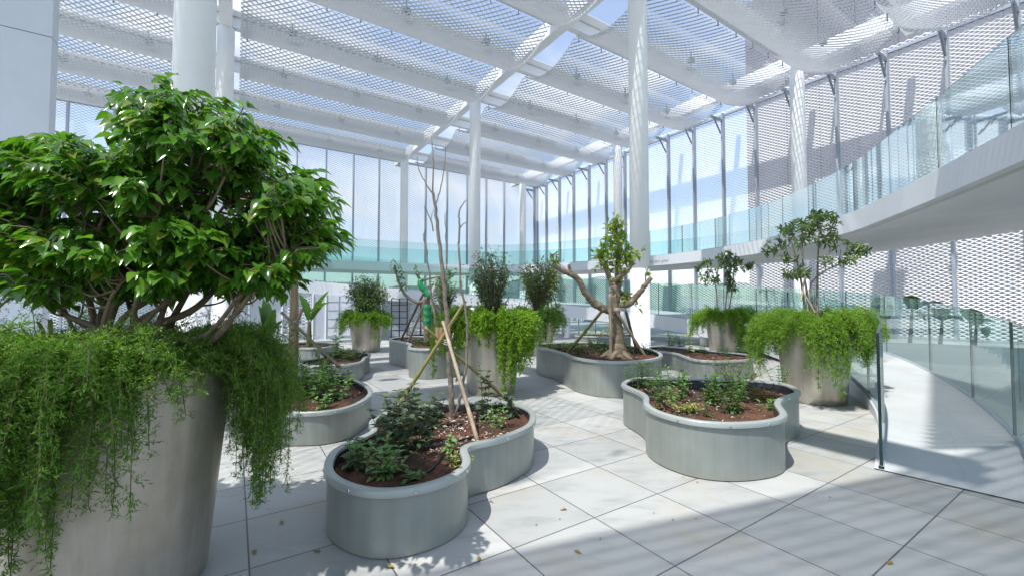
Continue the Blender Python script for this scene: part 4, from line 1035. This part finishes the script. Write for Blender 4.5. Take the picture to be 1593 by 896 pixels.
limbs = [([(958, 478), (945, 482), (928, 474), (911, 455), (896, 432), (880, 424), (861, 413)], [.09, .085, .08, .07, .06, .05, .042], [0, -.05, -.1, -.15, -.2, -.25, -.3]),
         ([(893, 430), (887, 422), (885, 411)], [.045, .035, .028], [-.2, -.22, -.25]),
         ([(960, 474), (968, 475), (982, 470), (996, 454), (1004, 443), (1013, 432)], [.08, .075, .07, .06, .05, .045], [0, -.05, -.1, -.15, -.2, -.22]),
         ([(957, 468), (955, 450), (951, 440), (945, 425), (936, 408), (930, 400)], [.10, .09, .06, .045, .032, .022], None),
         ([(951, 438), (962, 432), (973, 424), (984, 411)], [.055, .05, .045, .036], [0, -.05, -.1, -.15]),
         ([(958, 465), (962, 440), (962, 410), (963, 385), (959, 360), (957, 345)], [.09, .075, .06, .05, .035, .018], [.05, .1, .12, .12, .12, .12]),
         ([(970, 474), (974, 462), (968, 455)], [.05, .04, .03], [.1, .15, .15])]
for lst, rr, dy in limbs:
    b = MB(); limb(b, lst, rr, YP, dy); b.build('limb', M['bark2'], pr, True)
pos, fw, up, ln = [], [], [], []; rg = np.random.default_rng(51)
seeds = [(958, 348, 14), (948, 352, 8), (965, 358, 10), (955, 370, 14), (968, 376, 10), (938, 388, 12), (930, 398, 12), (945, 392, 10), (962, 392, 14), (975, 392, 12), (985, 395, 10), (992, 397, 6), (935, 410, 8), (944, 418, 8), (962, 418, 10), (970, 408, 8), (980, 405, 8), (955, 405, 10), (950, 378, 8), (966, 435, 4), (975, 462, 6), (1005, 425, 4), (860, 400, 5), (868, 405, 3), (985, 470, 4), (942, 400, 8)]
for x, y, n in seeds:
    for k in range(int(n*1.3)):
        c0 = at(x+rg.normal(0, 5), y+rg.normal(0, 5), YP+rg.uniform(-.2, .3)); d = rg.normal(0, 1, 3); d[2] += .6
        for j in range(3): pos.append(c0); fw.append(d+rg.normal(0, .7, 3)); up.append(rg.normal(0, .4, 3)+np.array((0, 0, 1.))); ln.append(rg.uniform(.09, .16))
ln = np.array(ln); v, f = scatter(LANCE, np.array(pos), np.array(fw), np.array(up), ln, ln*.34); mesh_obj('crown', v, f, M['pruned'], pr, True)
b = MB()
for x0, y0, x1, y1 in [(957, 400, 940, 385), (957, 395, 985, 393), (960, 372, 968, 358), (935, 408, 931, 396), (955, 425, 944, 415), (1003, 445, 1005, 425), (862, 412, 860, 400), (960, 380, 947, 372), (962, 410, 978, 405)]:
    b.tube(spline([at(x0, y0, YP+.1), at((x0+x1)/2, (y0+y1)/2+2, YP+.1), at(x1, y1, YP+.1)], 3), .012, 5)
b.build('twig', M['twig'], pr, True)
props = [('left bamboo prop of the pruned tree', (937, 483), (880, 549), 'bamboog', YP-.1), ('upright pale bamboo prop in front of the pruned trunk', (949, 462), (950.5, 556), 'bamboo', YP-.25), ('right bamboo prop leaning in front of the pruned trunk', (952, 474), (1006, 554), 'bamboo', YP-.2), ('dark timber prop behind the pruned trunk on the right', (966, 456), (991, 545), 'stake', YP+.25)]
for l, a, g, m, Y in props:
    A = at(*a, Y); e = inb('P3', *g)-np.array((0, 0, .04)); b = MB(); n = 22; p = [A+(e-A)*t for t in np.linspace(-.04, 1, n)]
    b.tube(p, [.028+.004*(i % 5 == 0) for i in range(n)], 8); o = rebase(b.build('bamboo_prop', M[m], None, True), e); tag(o, l, 'prop', 'props around the pruned tree')
b = MB()
for k in range(3):
    c = at(957, 483, YP)+np.array((0, 0, .02*k)); b.tube([c+np.array((.2*math.cos(t), .22*math.sin(t), .01*math.sin(3*t))) for t in np.linspace(0, 6.28, 24)], .009, 5)
o = rebase(b.build('rope_tie', M['rope'], None, True), at(957, 483, YP)); tag(o, 'pale rope tying the props to the pruned trunk', 'rope')

# ------------------------------------------------------------------ bottle wrapped tree
YT = 10.0; bt = thing('bottle_wrapped_tree', 'small pruned tree with its trunk and limb wrapped in green plastic', 'tree', at(665, 537, YT))
b = MB(); limb(b, [(665, 540), (664, 520), (663, 500), (664, 480), (665, 466)], [.10, .09, .085, .08, .075], YT); b.build('trunk', M['bark'], bt, True)
for lst, rr, dy in [([(665, 466), (650, 470), (634, 462), (624, 448), (618, 432), (614, 415)], [.05, .045, .04, .035, .03, .028], None), ([(666, 468), (658, 450), (653, 436), (648, 425)], [.05, .045, .04, .03], None), ([(668, 465), (675, 448), (680, 438)], [.04, .035, .03], None), ([(655, 438), (668, 433), (690, 429), (710, 424)], [.03, .026, .02, .012], [0, 0, .1, .2])]:
    b = MB(); limb(b, lst, rr, YT, dy, 8, .006); b.build('limb', M['barkg'], bt, True)
b = MB(); n = 15; c0 = at(665, 510, YT); c1 = at(665, 474, YT); p = [c0+(c1-c0)*t for t in np.linspace(0, 1, n)]; b.tube(p, [.088, .09, .085, .088, .105, .10, .088, .09, .105, .10, .088, .09, .10, .095, .08], 12); b.build('green_wrap', M['bottle'], bt, True)
b = MB(); p = spline(px3([(668, 464), (660, 452), (654, 443), (655, 434)], YT-.05), 4); b.tube(p, [.045, .07, .075, .06, .065, .07, .075, .065, .07, .065, .06, .05, .04], 10); b.build('green_wrap', M['bottle'], bt, True)
b = MB(); b.tube(spline(px3([(672, 462), (674, 452), (677, 446)], YT-.05), 4), .045, 8); b.build('white_wrap', M['rope'], bt, True)
pos, fw, up, ln = [], [], [], []
for x, y, n in [(616, 420, 10), (622, 432, 10), (628, 445, 6), (648, 424, 8), (655, 430, 5), (700, 425, 8), (613, 415, 6)]:
    for k in range(n):
        c0 = at(x+rg.normal(0, 4), y+rg.normal(0, 4), YT+rg.uniform(-.1, .1)); 
        for j in range(3): pos.append(c0); fw.append(rg.normal(0, 1, 3)); up.append(rg.normal(0, .4, 3)+np.array((0, 0, 1.))); ln.append(rg.uniform(.06, .11))
ln = np.array(ln); v, f = scatter(LEAF3, np.array(pos), np.array(fw), np.array(up), ln, ln*.5); mesh_obj('leaves', v, f, M['shrub'], bt, True)
for l, a, g, m in [('front left bamboo prop of the bottle wrapped tree', (664, 462), (634, 533), 'bamboo'), ('outer left bamboo prop of the bottle wrapped tree', (659, 456), (623, 528), 'stake'), ('right bamboo prop of the bottle wrapped tree', (672, 466), (697, 500), 'bamboog')]:
    A = at(*a, YT-.1); e = inb('P7', *g)-np.array((0, 0, .03)) if g[1] > 510 else at(700, 538, YT+.3); b = MB(); b.tube([A+(e-A)*t for t in np.linspace(0, 1, 16)], [.028+.004*(i % 5 == 0) for i in range(16)], 8)
    o = rebase(b.build('bamboo_prop', M[m], None, True), e); tag(o, l, 'prop', 'props around the bottle wrapped tree')

# ------------------------------------------------------------------ bananas
def banana(label, base, top, r, leaves, m='banstem'):
    root = thing('banana_plant', label, 'banana plant', base, 'banana plants'); b = MB(); base = np.array(base); top = np.array(top)
    p = spline([base-np.array((0, 0, .05)), (base+top)/2+np.array((.01, 0, 0)), top], 6); b.tube(p, list(np.linspace(r, r*.55, len(p))), 10); b.build('trunk', M[m], root, True)
    for e, w, arch in leaves:
        e = np.array(e); d = e-top; q = spline([top-np.array((0, 0, .08)), top+d*.5+np.array((0, 0, arch)), e], 8); n = len(q)
        s = np.cross(d, (0, 0, 1.)); s = s/(np.linalg.norm(s)+1e-6) if np.linalg.norm(s) > .05 else np.array((1., 0, 0))
        V = []; F = []
        for i, pt_ in enumerate(q):
            t = i/(n-1); ww = .008 if t < .16 else w*math.sin(math.pi*min(1, ((t-.1)/.9)**.8))*.5+.006; ww *= (1+.10*math.sin(i*2.3))
            nrm_ = np.cross(s, d); nrm_ /= np.linalg.norm(nrm_)+1e-9; nrm_ = nrm_ if nrm_[2] > 0 else -nrm_
            V += [pt_-s*ww+nrm_*ww*.35, pt_-s*ww*.5+nrm_*ww*.15, pt_, pt_+s*ww*.5+nrm_*ww*.15, pt_+s*ww+nrm_*ww*.35]
        for i in range(n-1):
            for k in range(4): a = i*5+k; F.append((a, a+5, a+6, a+1))
        lb = MB(); lb.add(V, F); lb.build('leaf', M['banana'], root, True)
    return root
Yb = 6.3
banana('brown sheathed banana trunk with a bamboo prop in the left bed', (*at(455, 560, Yb)[:2], .27), at(458, 420, Yb), .085, [(at(425, 475, Yb-.1), .24, .12), (at(400, 440, Yb+.3), .25, .2), (at(500, 380, Yb+.3), .25, .2)])
banana('young banana plant with two upright leaves left of the round shrub planter', (*at(480, 540, 11.8)[:2], .3), at(481, 500, 11.8), .08, [(at(512, 452, 11.8), .34, .0), (at(516, 470, 11.6), .30, .12), (at(466, 458, 11.9), .30, .05)], 'twig')
banana('pale green banana clump behind the near fern', (*at(415, 560, 9.5)[:2], .0), at(416, 530, 9.5), .07, [(at(402, 475, 9.5), .26, 0), (at(428, 480, 9.4), .26, 0), (at(418, 470, 9.6), .24, 0), (at(440, 498, 9.4), .22, .05), (at(392, 500, 9.4), .22, .05), (at(410, 465, 9.6), .22, 0)], 'twig')
for l, a, g in [('long grey bamboo prop leaning right against the banana trunk', (438, 486), (528, 570)), ('short stake crossing the banana trunk', (471, 481), (452, 522))]:
    A = at(*a, Yb-.15); e = at(*g, Yb-.5); b = MB(); b.tube([A+(e-A)*t for t in np.linspace(0, 1, 14)], [.02+.003*(i % 4 == 0) for i in range(14)], 8); o = rebase(b.build('bamboo_prop', M['stake'], None, True), e); tag(o, l, 'prop', 'props of the banana trunk')
b = MB(); c = at(456, 502, Yb)
for k in range(3): b.tube([c+np.array((.1*math.cos(t), .11*math.sin(t), .015*k)) for t in np.linspace(0, 6.28, 20)], .008, 5)
o = rebase(b.build('rope_tie', M['rope'], None, True), c); tag(o, 'pale rope around the banana trunk', 'rope')
BY = 11.2
for l, bx, by, ty, lv in [('short banana plant with broad leaves behind the glass, first from the left', 1372, 545, 500, [(1365, 462, .3), (1378, 470, .26)]), ('banana plant with one long arching leaf behind the right glass', 1415, 548, 480, [(1468, 472, .28), (1415, 460, .22), (1440, 500, .2)]), ('banana plant with drooping leaves in the middle behind the right glass', 1462, 550, 495, [(1500, 500, .3), (1430, 492, .25), (1478, 480, .28), (1455, 480, .22)]), ('banana plant with a hanging leaf at the right behind the glass', 1515, 552, 505, [(1548, 502, .3), (1500, 480, .26), (1535, 525, .24)])]:
    Y = BY+.5-(bx-1372)*.006
    banana(l, (*at(bx, by, Y)[:2], .37), at(bx+4, ty, Y), .05, [(at(x, y, Y-.2), w*1.5, .05) for x, y, w in lv], 'twig')

# ------------------------------------------------------------------ fallen leaves on the pavers
for i, (px, py, l) in enumerate([(439, 814, 'curled yellow fallen leaf left of the nearest bed'), (394, 855, 'brown fallen leaf by the near steel planter'), (498, 858, 'dark brown fallen leaf in front of the nearest bed'), (614, 882, 'yellow brown leaf at the bottom edge in front of the nearest bed'), (893, 855, 'brown leaf on the pavers in the lower middle'), (882, 791, 'small brown leaf on a sunlit paver in the middle'), (745, 872, 'dark leaf on a paver joint at the bottom middle'), (1388, 873, 'tiny leaf on the shaded pavers at the lower right')]):
    p = onz(px, py, .006); a = rng.normal(0, 1, 3)*np.array((1, 1, .05)); v, f = scatter(LEAF3, [p], [a], [(0.1, .1, 1.)], .055, .03); v[:, 2] = np.maximum(v[:, 2], .005)
    o = rebase(mesh_obj('fallen_leaf', v, f, M['fleck'], None, True), p); tag(o, l, 'leaf', 'fallen leaves on the pavers')

rg = np.random.default_rng(99)
for i in range(16):
    p = onz(rg.uniform(380, 1350), rg.uniform(700, 890), .006)
    if any(inside(BEDS[k]['poly'], p[:2]) for k in BEDS): continue
    v, f = scatter(LEAF3, [p], [rg.normal(0, 1, 3)*np.array((1, 1, .05))], [(0.1, .1, 1.)], rg.uniform(.015, .03), .012); v[:, 2] = np.maximum(v[:, 2], .005)
    o = rebase(mesh_obj('leaf_scrap', v, f, M['fleck'], None, True), p); tag(o, 'tiny brown leaf scrap lying on the pavers', 'leaf scrap', 'tiny leaf scraps on the pavers')

# ------------------------------------------------------------------ world, sun, camera
w = bpy.data.worlds.new('World'); S.world = w; w.use_nodes = True; nt = w.node_tree
bg = nt.nodes['Background']; sky = N(nt, 'ShaderNodeTexSky', sky_type='NISHITA'); sky.sun_disc = False
sky.sun_elevation = math.radians(SUN_EL); sky.sun_rotation = math.atan2(sd.x, sd.y)
sky.air_density = 1.0; sky.dust_density = .8; sky.ozone_density = 1.4
tc = N(nt, 'ShaderNodeTexCoord')
mp = N(nt, 'ShaderNodeMapping'); mp.inputs['Scale'].default_value = (1, 1, 2.4); mp.inputs['Location'].default_value = (.35, .1, .2); nt.links.new(tc.outputs['Generated'], mp.inputs[0])
cn = noise(nt, 2.1, 7, .58, mp.outputs[0])
cr = ramp(nt, cn.outputs[0], [(.47, (0, 0, 0)), (.62, (1, 1, 1))])
cc = ramp(nt, cn.outputs[0], [(.5, (2.6, 2.75, 3.0)), (.75, (4.4, 4.5, 4.7))])
mx = mixc(nt, math_(nt, 'ADD', .26, math_(nt, 'MULTIPLY', cr.outputs[0], .62)), sky.outputs[0], cc.outputs[0])
nt.links.new(mx, bg.inputs[0]); bg.inputs[1].default_value = .15
ld = bpy.data.lights.new('sun', 'SUN'); ld.energy = 2.9; ld.angle = math.radians(.53); ld.color = (1, .96, .90)
lo = bpy.data.objects.new('sun', ld); COL.objects.link(lo); lo.location = (0, 0, 30)
el = math.radians(SUN_EL); dirv = Vector((sd.x*math.cos(el), sd.y*math.cos(el), math.sin(el)))
lo.rotation_euler = dirv.to_track_quat('Z', 'Y').to_euler()
cd = bpy.data.cameras.new('camera'); cd.sensor_width = 36; cd.lens = F_/1593*36; cd.clip_end = 10000; cd.clip_start = .05
co = bpy.data.objects.new('camera', cd); COL.objects.link(co); co.location = (0, 0, E); co.rotation_euler = (math.pi/2+TH, 0, 0); S.camera = co
S.view_settings.view_transform = 'Standard'; S.view_settings.look = 'None'; S.view_settings.gamma = 1; S.view_settings.use_curve_mapping = False
S.view_settings.exposure = 1.04
S.render.engine = 'CYCLES'
S.cycles.max_bounces = 7; S.cycles.diffuse_bounces = 4; S.cycles.glossy_bounces = 3; S.cycles.transparent_max_bounces = 24; S.cycles.transmission_bounces = 4
S.cycles.caustics_reflective = False; S.cycles.caustics_refractive = False; S.cycles.sample_clamp_indirect = 6
S.cycles.use_denoising = True
